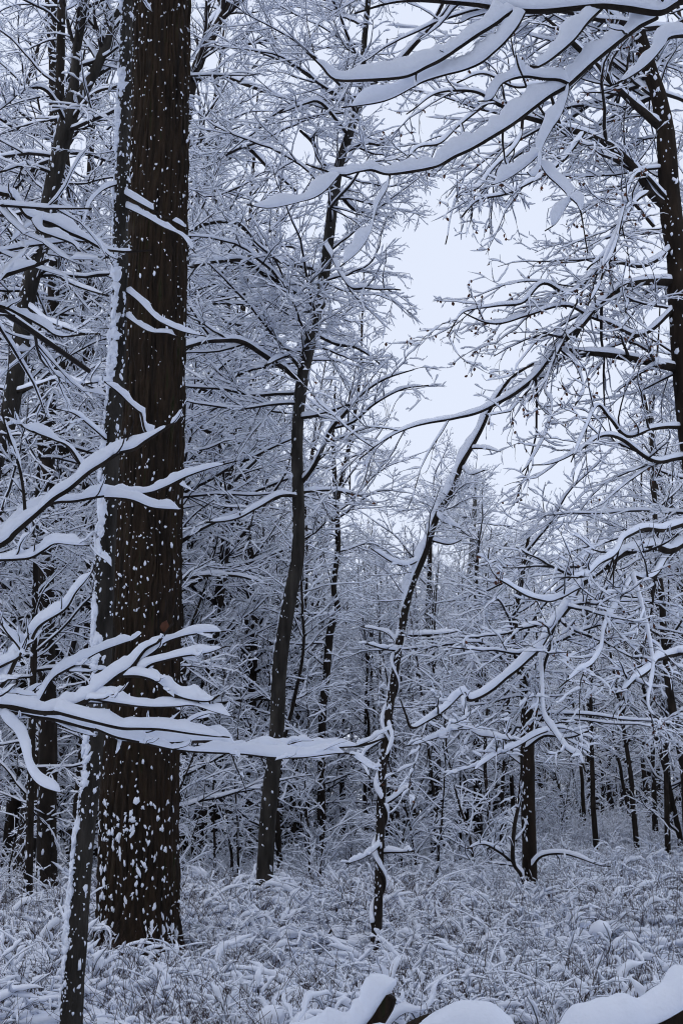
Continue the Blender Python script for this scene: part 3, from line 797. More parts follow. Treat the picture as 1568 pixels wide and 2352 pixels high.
def build_right():
    Y = 17.
    path = [(1680, 2160, 64), (1656, 1700, 60), (1622, 1300, 58), (1578, 940, 55), (1562, 715, 52), (1556, 590, 51), (1542, 500, 50), (1534, 400, 46), (1528, 310, 43), (1512, 225, 36), (1492, 165, 34), (1470, 90, 31), (1459, 40, 30), (1446, -60, 27), (1430, -250, 20), (1420, -500, 10)]
    t, tr, org, pts, rad = traced_tree('edge_oak', 'crooked brown-barked tree with long sweeping snowy limbs reaching over the clearing', path, Y, 'brown', around=56, ridge=.009, spacing=.035, flare=.06)
    trunk_snow(tr, org, pts, rad + .004, FG, [dict(count=170, size=(.008, .03), side=math.radians(250), spread=1.2, t0=.4), dict(count=150, size=(.014, .045), side=math.radians(330), spread=.5, t0=.76, t1=.9)])
    OAKY = [dict(MID[0], dens=2.8, wig=.18, rmin=.008), dict(MID[1], dens=5.2, wig=.22, rmin=.005, lclip=(.2, .8)), dict(MID[2], dens=5.0, wig=.25, rmin=.0034)]
    S = dict(h0=.034, w0=.012)
    L_ = [  # path, end distance, leaves
        ([(1535, 480, 24), (1494, 445, 20), (1459, 390, 18), (1409, 340, 17), (1374, 320, 16), (1324, 300, 15), (1274, 287, 13), (1209, 270, 12), (1159, 245, 10), (1129, 230, 8), (1084, 210, 7), (999, 215, 5), (934, 260, 3)], 15.5, 30),
        ([(1524, 300, 22), (1454, 240, 17), (1404, 190, 15), (1374, 155, 14), (1309, 95, 12), (1289, 75, 9), (1250, 40, 6)], 16.2, 20),
        ([(1556, 650, 22), (1484, 645, 18), (1424, 660, 16), (1374, 700, 15), (1334, 745, 14), (1284, 790, 14), (1234, 855, 13), (1209, 880, 12), (1159, 915, 11), (1104, 947, 9), (1044, 962, 8), (984, 968, 7), (934, 982, 5), (874, 1010, 4), (824, 1055, 3)], 15.2, 50),
        ([(1568, 850, 22), (1484, 830, 18), (1409, 817, 16), (1334, 807, 13), (1284, 800, 11), (1270, 830, 7)], 16.4, 60),
        ([(1556, 560, 13), (1480, 610, 10), (1390, 600, 9), (1310, 675, 8), (1250, 645, 8), (1200, 690, 7), (1130, 700, 5), (1060, 720, 4), (1025, 770, 3)], 15.8, 60),
        ([(1560, 700, 12), (1470, 770, 10), (1380, 740, 8), (1300, 700, 7), (1210, 720, 6), (1130, 740, 5), (1060, 715, 3)], 16., 60),
        ([(1570, 980, 12), (1510, 985, 10), (1440, 1000, 9), (1400, 960, 7), (1370, 930, 6), (1330, 1010, 5), (1310, 1060, 3)], 15.5, 10),
        ([(1575, 1050, 12), (1500, 1060, 10), (1430, 1010, 9), (1380, 1000, 7), (1330, 1030, 6), (1270, 1060, 4), (1220, 1070, 3)], 15.3, 10),
        ([(1230, 862, 8), (1252, 870, 7), (1250, 900, 6), (1266, 930, 6), (1250, 1000, 5), (1215, 1060, 4), (1195, 1085, 3)], 15.6, 10),
        ([(1284, 800, 8), (1320, 835, 7), (1340, 890, 6), (1320, 930, 4)], 16, 10),
        ([(1545, 470, 10), (1460, 400, 8), (1400, 560, 6), (1350, 620, 4)], 15.6, 10),
        ([(1500, 520, 9), (1440, 460, 8), (1410, 560, 7), (1380, 640, 5)], 15.5, 20),
        ([(1340, 305, 9), (1300, 360, 8), (1240, 410, 7), (1170, 440, 6), (1100, 460, 5), (1060, 500, 4)], 15., 10),
        ([(1200, 268, 8), (1190, 320, 7), (1140, 380, 6), (1100, 430, 5), (1050, 460, 4), (1020, 560, 3)], 15., 10),
        ([(1130, 228, 7), (1060, 280, 6), (1010, 330, 6), (960, 340, 5), (930, 370, 4)], 15.2, 0),
        ([(1284, 285, 8), (1250, 200, 7), (1180, 200, 6), (1110, 170, 5), (1050, 190, 4)], 15.4, 10),
        ([(1490, 440, 8), (1450, 470, 7), (1395, 580, 7), (1380, 640, 5), (1350, 700, 3)], 15.4, 20),
        ([(1590, 1230, 18), (1544, 1268, 17), (1504, 1259, 16), (1449, 1269, 17), (1414, 1284, 17), (1364, 1324, 17), (1329, 1354, 17), (1309, 1389, 17), (1284, 1429, 16), (1259, 1459, 15), (1234, 1494, 14), (1199, 1524, 13), (1164, 1549, 12), (1129, 1579, 12), (1079, 1606, 10), (1064, 1590, 9), (1024, 1624, 9), (984, 1651, 8), (944, 1667, 7), (929, 1639, 5), (914, 1609, 3)], 13., 25),
        ([(1590, 1190, 14), (1534, 1217, 12), (1484, 1214, 11), (1434, 1234, 10), (1409, 1274, 9), (1374, 1299, 8), (1334, 1329, 6), (1290, 1330, 4)], 14., 0),
        ([(1545, 1265, 11), (1504, 1324, 10), (1474, 1329, 9), (1449, 1324, 8), (1424, 1369, 8), (1399, 1409, 7), (1384, 1459, 7), (1379, 1494, 6), (1359, 1524, 6), (1329, 1549, 5), (1284, 1579, 3)], 13.4, 20),
        ([(1592, 1490, 14), (1524, 1509, 12), (1499, 1519, 12), (1459, 1559, 11), (1414, 1594, 8)], 14.6, 10),
        ([(1240, 1490, 9), (1242, 1560, 8), (1246, 1640, 8), (1270, 1680, 8), (1300, 1720, 7), (1330, 1740, 6), (1340, 1775, 4)], 13.4, 0),
        ([(1060, 1605, 8), (1072, 1640, 7), (1070, 1665, 6), (1030, 1680, 5), (980, 1700, 4), (930, 1712, 3)], 13., 0),
        ([(1262, 1676, 7), (1220, 1695, 6), (1180, 1720, 6), (1120, 1745, 5), (1080, 1775, 3)], 13., 0),
        ([(1072, 1660, 6), (1100, 1690, 6), (1130, 1695, 5), (1180, 1700, 4)], 12.9, 0),
        ([(1450, 1320, 8), (1480, 1420, 7), (1500, 1520, 6), (1490, 1620, 5), (1520, 1660, 3)], 14., 15),
        ([(1330, 1350, 8), (1290, 1370, 7), (1250, 1385, 6), (1200, 1360, 5), (1140, 1330, 4)], 13.2, 15),
    ]
    for path, y1, lv in L_:
        low = path[0][1] > 1150
        limb(t, org, path, Y if path[0][0] > 1520 else (Y + y1) / 2, y1, FG, ('dark', 'twig'), OAKY if path[0][1] < 1150 else LITE, sn=dict(h0=.04 if low else .026, w0=.006, hf=.9, rough=.3), step=.05, leaves=lv, twig_gap=.22, snow=1.0 if low else .82, close=low)
    random_limbs(t, org, pts, rad, FG, 40, .25, .96, (1.2, 2.6), toward=(.1, .4, 0))
    random_limbs(t, org, pts, rad, FG, 40, .68, .98, (1.8, 4.2), toward=(-.5, .7, 0))
    # curled brown leaves still clinging in the crown
    vv = np.concatenate([np.array([c.co for c in list(ch.data.vertices)[::40]]) for o in t.children for ch in o.children if ch.name.startswith('twigs')])
    vv = vv[vv[:, 2] + org[2] > 6.]
    lb = Bag(); leaf_bag(lb, vv[FG.integers(0, len(vv), 420)].astype(float), FG); part('dead_leaves', lb.mesh('dead_leaves', M['leaf']), t, stuff=True)


def near_tree(name, label, x, Y, r, limbs, rg, h0, w0, top=14.):
    """a tree standing just outside the picture whose laden branches reach into it"""
    z0 = float(ground(x, Y)); org = np.array([x, Y, z0])
    zz = np.linspace(-.3, top, 90); pts = np.stack([x + .12 * np.sin(zz * .5), Y + .1 * np.sin(zz * .7 + 1), z0 + zz], 1); rad = r * (1 - zz / top * .6)
    t = thing(name, label, 'tree', org)
    part('trunk', trunk_mesh('trunk', pts, rad, M['grey'], org, 48, .008, .03, .05), t)
    random_limbs(t, org, pts, rad, rg, 44, .66, 1., (3.2, 5.4))  # high boughs out of view, added as overhead cover to shade the near snow
    for path, y0, y1, tw in limbs:
        a = [(u, v, w * 1.5) for u, v, w in path]
        limb(t, org, a, y0, y1, rg, ('dark', 'twig'), tw, sn=dict(h0=h0, w0=w0, hf=1.2, wf=1., sides=12, rough=.7, smin=.2, soft=.3, gap=.1), step=.02, snow=.85, sides=8, lumps=.11, twig_gap=.2, close=True)
    return t, org


def build_near():
    rg = np.random.default_rng(5)
    def z2(*a): return [(784 + x / 2, y / 2, w) for x, y, w in a]
    def z5(*a): return [(x / 2, 1179 + y / 2, w) for x, y, w in a]
    def z3(*a): return [(x / 2, 590 + y / 2, w) for x, y, w in a]
    def z1(*a): return [(x / 2, y / 2, w) for x, y, w in a]
    TW = [dict(dens=2.0, t0=.1, ang=(30, 65), flat=.5, lr=(.06, .16), lclip=(.06, .3), n=5, wig=.14, trop=(0, 0, .02), rr=.5, rmin=.0022)]
    FAN = [dict(dens=6.5, t0=.12, ang=(25, 50), flat=.25, lr=(.12, .3), lclip=(.1, .42), n=7, wig=.13, trop=(0, 0, .02), rr=.5, rmin=.0022),
           dict(dens=5., t0=.2, ang=(25, 55), flat=.4, lr=(.25, .5), lclip=(.05, .16), n=4, wig=.16, trop=(0, 0, .04), rr=.7, rmin=.0016)]
    R = [
        (z2((3000, 560, 26), (2300, 240, 20), (1800, -10, 15), (1568, 20, 12), (1530, 40, 12), (1450, 78, 11), (1300, 55, 11), (1190, 38, 10), (1050, 46, 10), (900, 56, 9), (760, 42, 9), (620, 12, 8), (480, -6, 7), (330, -14, 5), (200, -4, 4), (40, 40, 3)), 6.3, 5.7, TW),
        (z2((1190, 38, 8), (1120, 110, 8), (1050, 195, 7), (960, 270, 6), (900, 305, 5), (870, 300, 3)), 5.95, 5.7, TW),
        (z2((1445, 80, 9), (1330, 160, 9), (1240, 225, 9), (1140, 300, 9), (1040, 385, 9), (950, 440, 8), (800, 560, 8), (700, 625, 8), (600, 685, 7), (520, 722, 7), (440, 765, 6), (330, 790, 6), (220, 805, 5), (180, 800, 5), (130, 786, 5), (70, 795, 4), (0, 808, 4), (-110, 780, 3), (-170, 760, 2)), 6.05, 5.4, TW),
        (z2((1040, 383, 6), (1000, 366, 6), (930, 360, 5), (835, 350, 5), (740, 382, 4), (690, 455, 3), (630, 466, 2)), 5.85, 5.75, None),
        (z2((1042, 385, 5), (1030, 460, 5), (1000, 540, 5), (960, 600, 4), (910, 705, 4), (940, 790, 4), (1000, 850, 3), (1045, 905, 3), (1020, 960, 3), (985, 1020, 2), (935, 1055, 2)), 5.85, 5.6, None),
        (z2((912, 702, 3), (850, 760, 3), (760, 822, 2), (690, 850, 2)), 5.7, 5.6, None),
        (z2((222, 805, 4), (205, 870, 4), (160, 950, 3), (130, 1060, 3), (80, 1145, 2), (-10, 1220, 2)), 5.5, 5.4, None),
        (z1((1556, 802, 4), (1500, 868, 3), (1440, 908, 3), (1375, 926, 2), (1300, 945, 2), (1220, 955, 2), (1130, 940, 2)), 5.45, 5.3, None),
        (z2((790, 44, 9), (740, 80, 9), (700, 110, 8), (620, 160, 8), (540, 218, 8), (460, 275, 8), (390, 310, 7), (300, 350, 6), (150, 362, 6), (0, 366, 5), (-48, 350, 4), (-90, 300, 4), (-160, 240, 2)), 5.8, 5.4, TW),
        (z2((838, 58, 6), (800, 130, 6), (750, 192, 5), (700, 240, 5), (640, 290, 5), (560, 325, 4), (480, 346, 4), (380, 376, 4), (330, 402, 3), (200, 460, 3), (0, 490, 2)), 5.8, 5.6, TW),
        (z2((2300, 240, 12), (1800, 160, 8), (1568, 172, 7), (1490, 186, 6), (1460, 230, 5), (1400, 300, 5), (1330, 350, 4), (1260, 385, 3), (1235, 392, 2)), 6.2, 5.6, TW),
        (z2((830, 348, 3), (810, 300, 3), (800, 250, 2)), 5.75, 5.7, None),
        (z2((1045, 905, 3), (1090, 950, 3), (1110, 1040, 2), (1130, 1160, 2)), 5.65, 5.6, None),
        (z2((910, 705, 3), (905, 770, 3), (880, 812, 2), (850, 790, 2)), 5.68, 5.6, None),
    ]
    near_tree('overhanging_maple', 'branches sagging under thick pillows of snow, hanging overhead from a tree beside the clearing', 3.6, 6.5, .17, R, rg, .043, .009)
    L = [
        (z5((-1150, 700, 20), (-500, 800, 15), (-100, 858, 12), (0, 875, 11), (70, 881, 11), (160, 900, 10), (250, 905, 10), (330, 880, 9), (410, 845, 9), (480, 790, 8), (540, 740, 8), (600, 700, 7), (660, 620, 6), (720, 585, 5), (760, 540, 4), (795, 495, 3)), 6.6, 6.4, FAN),
        (z5((-1150, 730, 16), (-500, 820, 12), (-100, 884, 9), (0, 891, 9), (140, 920, 9), (250, 936, 9), (350, 962, 8), (440, 985, 8), (560, 1002, 8), (700, 1040, 8), (800, 1055, 7), (900, 1050, 7), (1000, 1055, 7), (1060, 1090, 6), (1150, 1092, 6), (1250, 1080, 6), (1350, 1076, 5), (1480, 1085, 5), (1568, 1070, 4), (1680, 1060, 4), (1770, 1030, 2)), 6.6, 6.9, FAN),
        (z5((250, 907, 8), (340, 930, 8), (440, 955, 7), (560, 982, 7), (650, 985, 6), (750, 990, 6), (880, 1010, 5), (980, 1022, 4), (1060, 1030, 2)), 6.42, 6.3, None),
        (z5((440, 987, 6), (540, 1022, 6), (650, 1045, 5), (800, 1082, 5), (950, 1102, 5), (1100, 1112, 4), (1250, 1126, 4), (1400, 1122, 3), (1568, 1100, 3), (1640, 1110, 2)), 6.62, 6.6, FAN),
        (z5((530, 748, 6), (640, 745, 6), (720, 770, 6), (790, 820, 5), (860, 850, 5), (960, 862, 4), (1010, 835, 3)), 6.45, 6.2, FAN),
        (z5((640, 744, 5), (690, 695, 5), (760, 672, 4), (850, 652, 4), (950, 640, 3), (1040, 610, 2)), 6.42, 6.3, FAN),
        (z5((620, 690, 5), (700, 640, 5), (760, 590, 4), (850, 560, 4), (950, 545, 3), (1040, 540, 2)), 6.42, 6.5, FAN),
        (z5((410, 850, 5), (560, 872, 5), (680, 886, 4), (800, 886, 4), (890, 880, 3), (990, 912, 2), (1090, 940, 2)), 6.45, 6.2, TW),
        (z5((-60, 830, 8), (0, 798, 8), (40, 742, 7), (80, 662, 7), (140, 590, 6), (185, 515, 5), (300, 440, 4), (350, 360, 3), (400, 300, 2), (440, 240, 2)), 6.55, 6.3, FAN),
        (z5((160, 900, 6), (230, 770, 5), (300, 720, 5), (380, 680, 4), (450, 640, 3), (560, 600, 3), (640, 575, 2)), 6.5, 6.6, FAN),
        (z5((-60, 730, 6), (30, 690, 5), (100, 640, 4), (30, 540, 4), (-10, 470, 3)), 6.5, 6.4, FAN),
        (z5((-400, 300, 9), (-60, 225, 7), (60, 215, 6), (140, 205, 5), (200, 170, 4), (250, 140, 3), (330, 145, 2), (430, 150, 2)), 6.6, 6.3, FAN),
        (z5((0, 910, 5), (30, 960, 5), (80, 1010, 4), (110, 1080, 4), (135, 1179, 3), (190, 1250, 3), (300, 1290, 2)), 6.5, 6.3, None),
        ([(-500, 1420, 14), (-160, 1330, 11), (0, 1250, 10), (30, 1225, 10), (85, 1180, 9), (120, 1150, 9), (155, 1128, 9), (200, 1090, 8), (240, 1065, 8), (270, 1045, 7), (310, 1035, 7), (340, 1015, 6), (380, 990, 5), (430, 958, 3)], 7.0, 6.8, TW),
        ([(-200, 1260, 9), (0, 1232, 7), (110, 1165, 6), (175, 1155, 6), (240, 1140, 5), (290, 1132, 5), (340, 1125, 5), (380, 1110, 4), (425, 1090, 4), (475, 1075, 3), (540, 1060, 2)], 7.0, 7.2, TW),
        ([(240, 1142, 5), (300, 1147, 5), (350, 1165, 4), (420, 1170, 2)], 7.05, 7.1, None),
        ([(345, 1005, 5), (332, 985, 4), (325, 950, 4), (318, 945, 4), (295, 925, 4), (270, 900, 3), (240, 877, 2)], 6.85, 6.7, None),
        ([(200, 1092, 6), (160, 1030, 5), (120, 1010, 4), (60, 985, 4), (20, 950, 3)], 6.95, 6.8, FAN),
        ([(60, 1200, 6), (52, 1120, 5), (40, 1060, 5), (20, 1000, 4), (5, 950, 3)], 6.9, 6.8, FAN),
        ([(-420, 820, 12), (-100, 700, 9), (0, 640, 8), (40, 625, 7), (90, 610, 6), (115, 600, 4)], 7.4, 7.3, TW),
        ([(-500, 560, 12), (-120, 430, 9), (10, 440, 8), (32, 450, 8), (50, 475, 7), (70, 500, 7), (120, 515, 7), (160, 535, 7), (200, 550, 6), (240, 570, 5), (290, 576, 4), (350, 572, 3)], 7.6, 7.6, TW),
        ([(75, 505, 5), (92, 530, 5), (130, 545, 4), (170, 560, 4), (185, 580, 3)], 7.6, 7.5, None),
        ([(-400, 760, 10), (-90, 705, 8), (0, 705, 7), (45, 722, 6), (100, 750, 5), (140, 772, 4), (200, 768, 3)], 7.5, 7.4, TW),
    ]
    t, org = near_tree('reaching_beech', 'fan-shaped snow-heaped branches reaching across in front of the massive trunk', -3.6, 7., .16, L, rg, .032, .008)
    lb = Bag(); leaf_bag(lb, P(np.array([383.]), np.array([1424.]), np.array([6.4])), rg, (.06, .062)); part('leaf', lb.mesh('leaf', M['leaf'], org), t, label='single curled brown leaf')


def build_trunks():
    """other trunks that stand out in the forest behind"""
    rows = [
        ('crooked_tree', 'crooked black stem zigzagging upward behind the tall bending grey trunk', [(735, 2020, 19), (738, 1800, 18), (740, 1640, 18), (748, 1560, 18), (758, 1450, 18), (775, 1400, 14), (766, 1350, 13), (776, 1250, 13), (770, 1130, 12), (765, 1000, 8), (770, 880, 4)], None, 'dark', 26, .15),
        ('knobbly_tree', 'black upright trunk beyond the thin vine-wound tree', [(1010, 1985, 17), (998, 1800, 17), (990, 1600, 15), (980, 1450, 14), (985, 1350, 12), (990, 1200, 8), (1000, 1120, 4)], None, 'dark', 24, .2),
        ('vine_covered_tree', 'dark trunk ragged with clinging vines near the foot of the bank', [(1098, 1985, 20), (1097, 1850, 19), (1095, 1700, 18), (1100, 1500, 15), (1092, 1350, 11), (1100, 1220, 6)], None, 'dark', 24, .2),
        ('brown_tree', 'straight warm-brown trunk standing on the bramble bank', [(1216, 2082, 34), (1215, 1950, 32), (1212, 1850, 32), (1210, 1740, 32), (1208, 1600, 28), (1180, 1450, 18), (1195, 1340, 12), (1215, 1220, 6)], None, 'brown', 22, .3),
        ('stout_tree', 'stout dark trunk with snow-streaked bark, standing behind the slender leaning trunk', [(108, 2088, 50), (108, 1900, 44), (110, 1700, 42), (105, 1300, 38), (115, 900, 32), (130, 500, 26), (140, 100, 20), (150, -300, 12)], None, 'dark', 26, .3),
        ('black_pole_tree', 'narrow black stem beside the stout dark trunk', [(62, 2108, 20), (68, 1950, 18), (72, 1760, 17), (78, 1500, 15), (85, 1200, 12), (95, 900, 8)], None, 'dark', 22, .2),
        ('whip_sapling', 'whip-thin sapling stem bending among the brambles beside the tall grey trunk', [(712, 2012, 10), (705, 1950, 9), (700, 1880, 8), (705, 1800, 7), (700, 1720, 5), (710, 1620, 3)], None, 'dark', 14, .1),
        ('pale_forked_tree', 'pale grey forked tree in the gap between the far trees', [(1062, 1900, 24), (1066, 1600, 22), (1070, 1460, 20), (1074, 1380, 16), (1084, 1250, 13), (1090, 1150, 9), (1094, 1090, 4)], 44., 'pale', 34, .4),
    ]
    for name, label, path, Y, mt, nl, t0 in rows:
        rg = np.random.default_rng(abs(hash(path[0])) % 1000 + 11)
        Y = Y or foot(path[0][0], path[0][1])
        t, tr, org, pts, rad = traced_tree(name, label, path, Y, mt, around=18, ridge=.006, spacing=.04, flare=.04)
        trunk_snow(tr, org, pts, rad + .004, rg, [dict(count=150, size=(.007, .026), stretch=2.3, side=math.radians(235), spread=.9)])
        thin = name == 'whip_sapling'
        random_limbs(t, org, pts, rad, rg, int(nl * 1.3), t0, .98, (.4, 1.0) if thin else (1.2, 3.0), LITE if Y > 40 or thin else MID, up=.25, flat=.5, rmax=.03)
    # the second leader of the pale tree and a stem leaning on the brown trunk
    t = bpy.data.objects['pale_forked_tree']; org = np.array(t.location)
    limb(t, org, [(1062, 1440, 14), (1066, 1390, 13), (1080, 1335, 11), (1100, 1300, 9), (1134, 1275, 6), (1170, 1240, 4)], 44, 43.5, FG, ('pale', 'twig'), LITE, step=.1)
    t = bpy.data.objects['brown_tree']; org = np.array(t.location); Yb = org[1]
    for path, y1 in [([(1212, 2066, 12), (1196, 2010, 11), (1176, 1975, 10), (1180, 1900, 9), (1190, 1850, 8), (1196, 1790, 6), (1200, 1730, 4)], Yb - .6),
                     ([(1180, 1985, 8), (1150, 1960, 7), (1110, 1940, 5), (1070, 1950, 3)], Yb - .8), ([(1222, 1990, 8), (1245, 1965, 7), (1300, 1962, 6), (1370, 1985, 4), (1400, 1990, 2)], Yb - .8),
                     ([(1206, 1720, 9), (1250, 1690, 8), (1300, 1695, 6), (1350, 1680, 4)], Yb - .5)]:
        limb(t, org, path, Yb - .2, y1, FG, ('dark', 'twig'), SPRIG, step=.05)


build_oak(); build_slender(); build_leaner(); build_behind_oak(); build_middle(); build_thin(); build_right(); build_near(); build_trunks()
build_undergrowth()

# ------------------------------------------------------------------ the woods behind: a few grown trees, copied as individuals
def grown(name, seed, H, r0, limb_dens, t0, lr, cfg, wig=.05, flat=.6, up=.2, ang=(35, 70), mats=('dark', 'twig'), snow=1., gap=.12, lclip=(.3, 5.5), fleck=60, limb_trop=(0, 0, .02)):
    rg = np.random.default_rng(seed); z = np.zeros(3)
    pts, rad = grow(np.array([[0, 0, -.3]]), np.array([[rg.normal(0, .04), rg.normal(0, .04), 1.]]), np.array([H + .3]), np.array([r0]), 22, wig, (0, 0, .09), rg, .12)
    q = resample(np.c_[pts[0], rad[0]], 60); tp, trd = q[:, :3], q[:, 3]
    p, D, L, r = spawn(tp[None], trd[None], np.array([H]), rg, limb_dens, t0, .99, ang, flat, lr, lclip, rr=.45, rmin=.008, up=up, shrink=.7)
    lp, lr_ = grow(p, D, L, np.minimum(r, .055), 11, .13, limb_trop, rg, .25)
    root = bpy.data.objects.new(name, None); root.empty_display_size = .2
    def add(nm, mesh, stuff=True, par=None):
        o = bpy.data.objects.new(nm, mesh); o.parent = par or root
        if stuff: o['kind'] = 'stuff'
        return o
    tr = add('trunk', trunk_mesh('trunk', tp, trd, M[mats[0]], z, 12, .006, .05, .03), False)
    tb, sb = Bag(), Bag()
    flecks(sb, tp, trd + .002, rg, fleck, (.008, .03), stretch=2.2, side=math.radians(235), spread=1.)
    bark_tubes(tb, lp, lr_, 5)
    snow_tubes(sb, lp, lr_, rg, 6, w0=.007, wf=.85, h0=.022 * snow, hf=1., rough=.35, lumps=.25, smin=.28)
    crown(tb, sb, lp, lr_, L, rg, cfg, snow=snow, gap=gap)
    add('branches', tb.mesh('branches', M[mats[1]])); add('snow', sb.mesh('snow', M['snow_fine']))
    return root


PL = []


ZONES = [(60, 'outward of the slanting forked trunk'), (240, 'behind the slender leaning trunk'), (420, 'behind the massive trunk'), (610, 'between the massive trunk and the tall bending grey trunk'),
         (800, 'behind the tall bending grey trunk'), (960, 'behind the thin vine-wound tree'), (1150, 'between the thin vine-wound tree and the brown trunk'), (1290, 'behind the brown trunk on the bank'), (1470, 'on the bank past the brown trunk'), (9999, 'beyond the crooked brown-barked tree')]


def place(proto, u, Y, scale, label, cat, group, rz, v=None):
    zone = next(z for k, z in ZONES if u < k)
    if group != 'trees around the viewpoint':
        label = label + ' ' + zone; group = group + ', ' + zone
    x = float((u - 784) / FPX * Y / _c)
    o = copy_tree(proto)
    o.location = (x, Y, float(ground(x, Y)) - .03); o.rotation_euler = (0, 0, rz); o.scale = (scale,) * 3
    o['label'] = label; o['category'] = cat; o['group'] = group
    PL.append(o)
    return o


def top_limit(u):
    """how high the woods stand in the picture, by direction"""
    return float(np.interp(u, [-400, 560, 700, 800, 900, 1000, 1080, 1150, 1250, 1340, 1420, 1500, 1600, 2000], [-900, -900, 300, 950, 1180, 1220, 1190, 1210, 1190, 1160, 900, 200, -700, -900]))


def fit(u, Y, H, crown_r):
    lim = max(top_limit(u + k * crown_r * FPX / Y) for k in (-.7, 0, .7))
    p = P(u, lim, Y); x = (u - 784) / FPX * Y / _c
    return min(1.2, max(.1, (p[2] - float(ground(x, Y))) / H))


def build_woods():
    rg = np.random.default_rng(2024)
    TALL = [grown('forest_tree', 300 + i, 19, .17, 1.65, .18, (.14, .27), FINE, wig=.05) for i in range(4)]
    SPREAD = [grown('low_branched_tree', 330 + i, 9, .075, 3.4, .1, (.2, .4), [dict(FINE[0], dens=2.6), dict(FINE[1], dens=4.8), dict(FINE[2], dens=4.)], wig=.07, flat=.45, up=.1, ang=(40, 80)) for i in range(4)]
    SAP = [grown('sapling', 360 + i, 4.5, .028, 4.5, .06, (.2, .42), [dict(FINE[1], dens=4.5, lclip=(.15, .8)), dict(FINE[2], dens=5.5)], wig=.08, flat=.5, up=.15, ang=(35, 75), fleck=12, limb_trop=(0, 0, -.01)) for i in range(5)]
    FAR = [grown('far_tree', 390 + i, 17, .15, 1.6, .3, (.12, .22), [dict(FINE[0], dens=2.4), dict(FINE[1], dens=3.4, lclip=(.3, .9), n=4)], mats=('dark', 'redtwig'), up=.7, ang=(20, 50), snow=.75, gap=.45, limb_trop=(0, 0, .05)) for i in range(3)]
    POLE = [grown('pole_tree', 410 + i, 13, .125, 1.6, .3, (.12, .24), [dict(FINE[0], dens=2.2), dict(FINE[1], dens=4., n=4)], wig=.03, up=.3) for i in range(3)]
    def pick(a): return a[rg.integers(0, len(a))]
    def R(): return rg.uniform(0, 6.283)
    # tall trees on both sides
    for u, Y in [(-260, 24), (-60, 27), (60, 33), (210, 27), (300, 38), (430, 29), (520, 37), (380, 46), (140, 44), (-160, 40), (620, 46), (560, 56), (250, 58), (30, 60), (-350, 32), (470, 66), (-20, 28),
                 (90, 26), (340, 31), (480, 30), (560, 33), (250, 30), (-120, 31), (640, 58), (400, 40), (660, 40), (180, 52), (1630, 30), (1720, 38), (1590, 45), (1660, 23), (1760, 30), (1600, 37), (1690, 47), (1560, 52), (1850, 40), (1640, 60), (1540, 72), (1540, 28)]:
        s = fit(u, Y, 19, 2.5)
        place(pick(TALL), u, Y, max(s * rg.uniform(.9, 1.), .62), 'tall snow-laced forest tree', 'tree', 'tall forest trees', R())
    # unseen trees added behind and beside the camera to shade the near snow
    k = 0
    while k < 34:
        x, y = (rg.uniform(-20, 20), rg.uniform(-20, 13)) if k < 20 else (rg.uniform(-7.5, 7.5), rg.uniform(-9, -.8))
        if (k < 20 and (abs(x) < 3.2 + .33 * max(y, 0) or math.hypot(x, y) < 4)) or math.hypot(x, y) < 1.6: continue
        o = place(pick(TALL), 784, 20, rg.uniform(.85, 1.15) if k < 20 else 1.28, 'bare snow-laced tree added unseen around the viewpoint for shade', 'tree', 'trees around the viewpoint', R())
        o.location = (x, y, float(ground(x, y)) - .03); k += 1
    # low-branched trees filling the middle of the woods
    k = 0
    while k < 125:
        u = rg.uniform(-260, 1850); Y = rg.uniform(24, 62)
        if abs(u - 1330) < 200 and Y < 40: continue
        if 420 < u < 860 and Y < 27: continue
        s = min(fit(u, Y, 9, 2.) * rg.uniform(.75, 1.), 1.25)
        if s < .45: continue
        place(pick(SPREAD), u, Y, s, ('broad ' if s > .8 else 'small ') + 'low-branched snow-netted tree', 'tree', ('broad' if s > .8 else 'small') + ' low-branched trees', R()); k += 1
    for i in range(125):
        u = rg.uniform(-150, 1700); Y = 19.5 + 36 * rg.random() ** 1.2
        if 1080 < u < 1620 and Y < 38: Y = rg.uniform(36, 56)
        if 430 < u < 800 and Y < 25: Y += 6
        if abs(u - 860) < 70 and Y < 22: Y += 5
        s = rg.uniform(.55, 1.15)
        place(pick(SAP), u, Y, s, ('tall ' if s > .85 else 'short ') + 'snow-laden sapling', 'sapling', ('tall' if s > .85 else 'short') + ' saplings', R())
    for i in range(50):
        u = rg.uniform(560, 1650); Y = rg.uniform(60, 105); s = fit(u, Y, 17, 2.) * rg.uniform(.82, 1.02)
        place(pick(FAR), u, Y, s, 'far reddish-twigged tree', 'tree', 'far trees', R())
    for i in range(126):
        u = rg.uniform(500, 1700) if i < 88 else rg.uniform(-200, 560) if i < 112 else rg.uniform(900, 1580); Y = rg.uniform(33, 62) if i < 112 else rg.uniform(29, 36); s = min(fit(u, Y, 13, 1.8), 1.1) * rg.uniform(.75, 1.)
        place(pick(POLE), u, Y, s, 'straight pole-like dark tree', 'tree', 'pole-like trees', R())


build_woods()


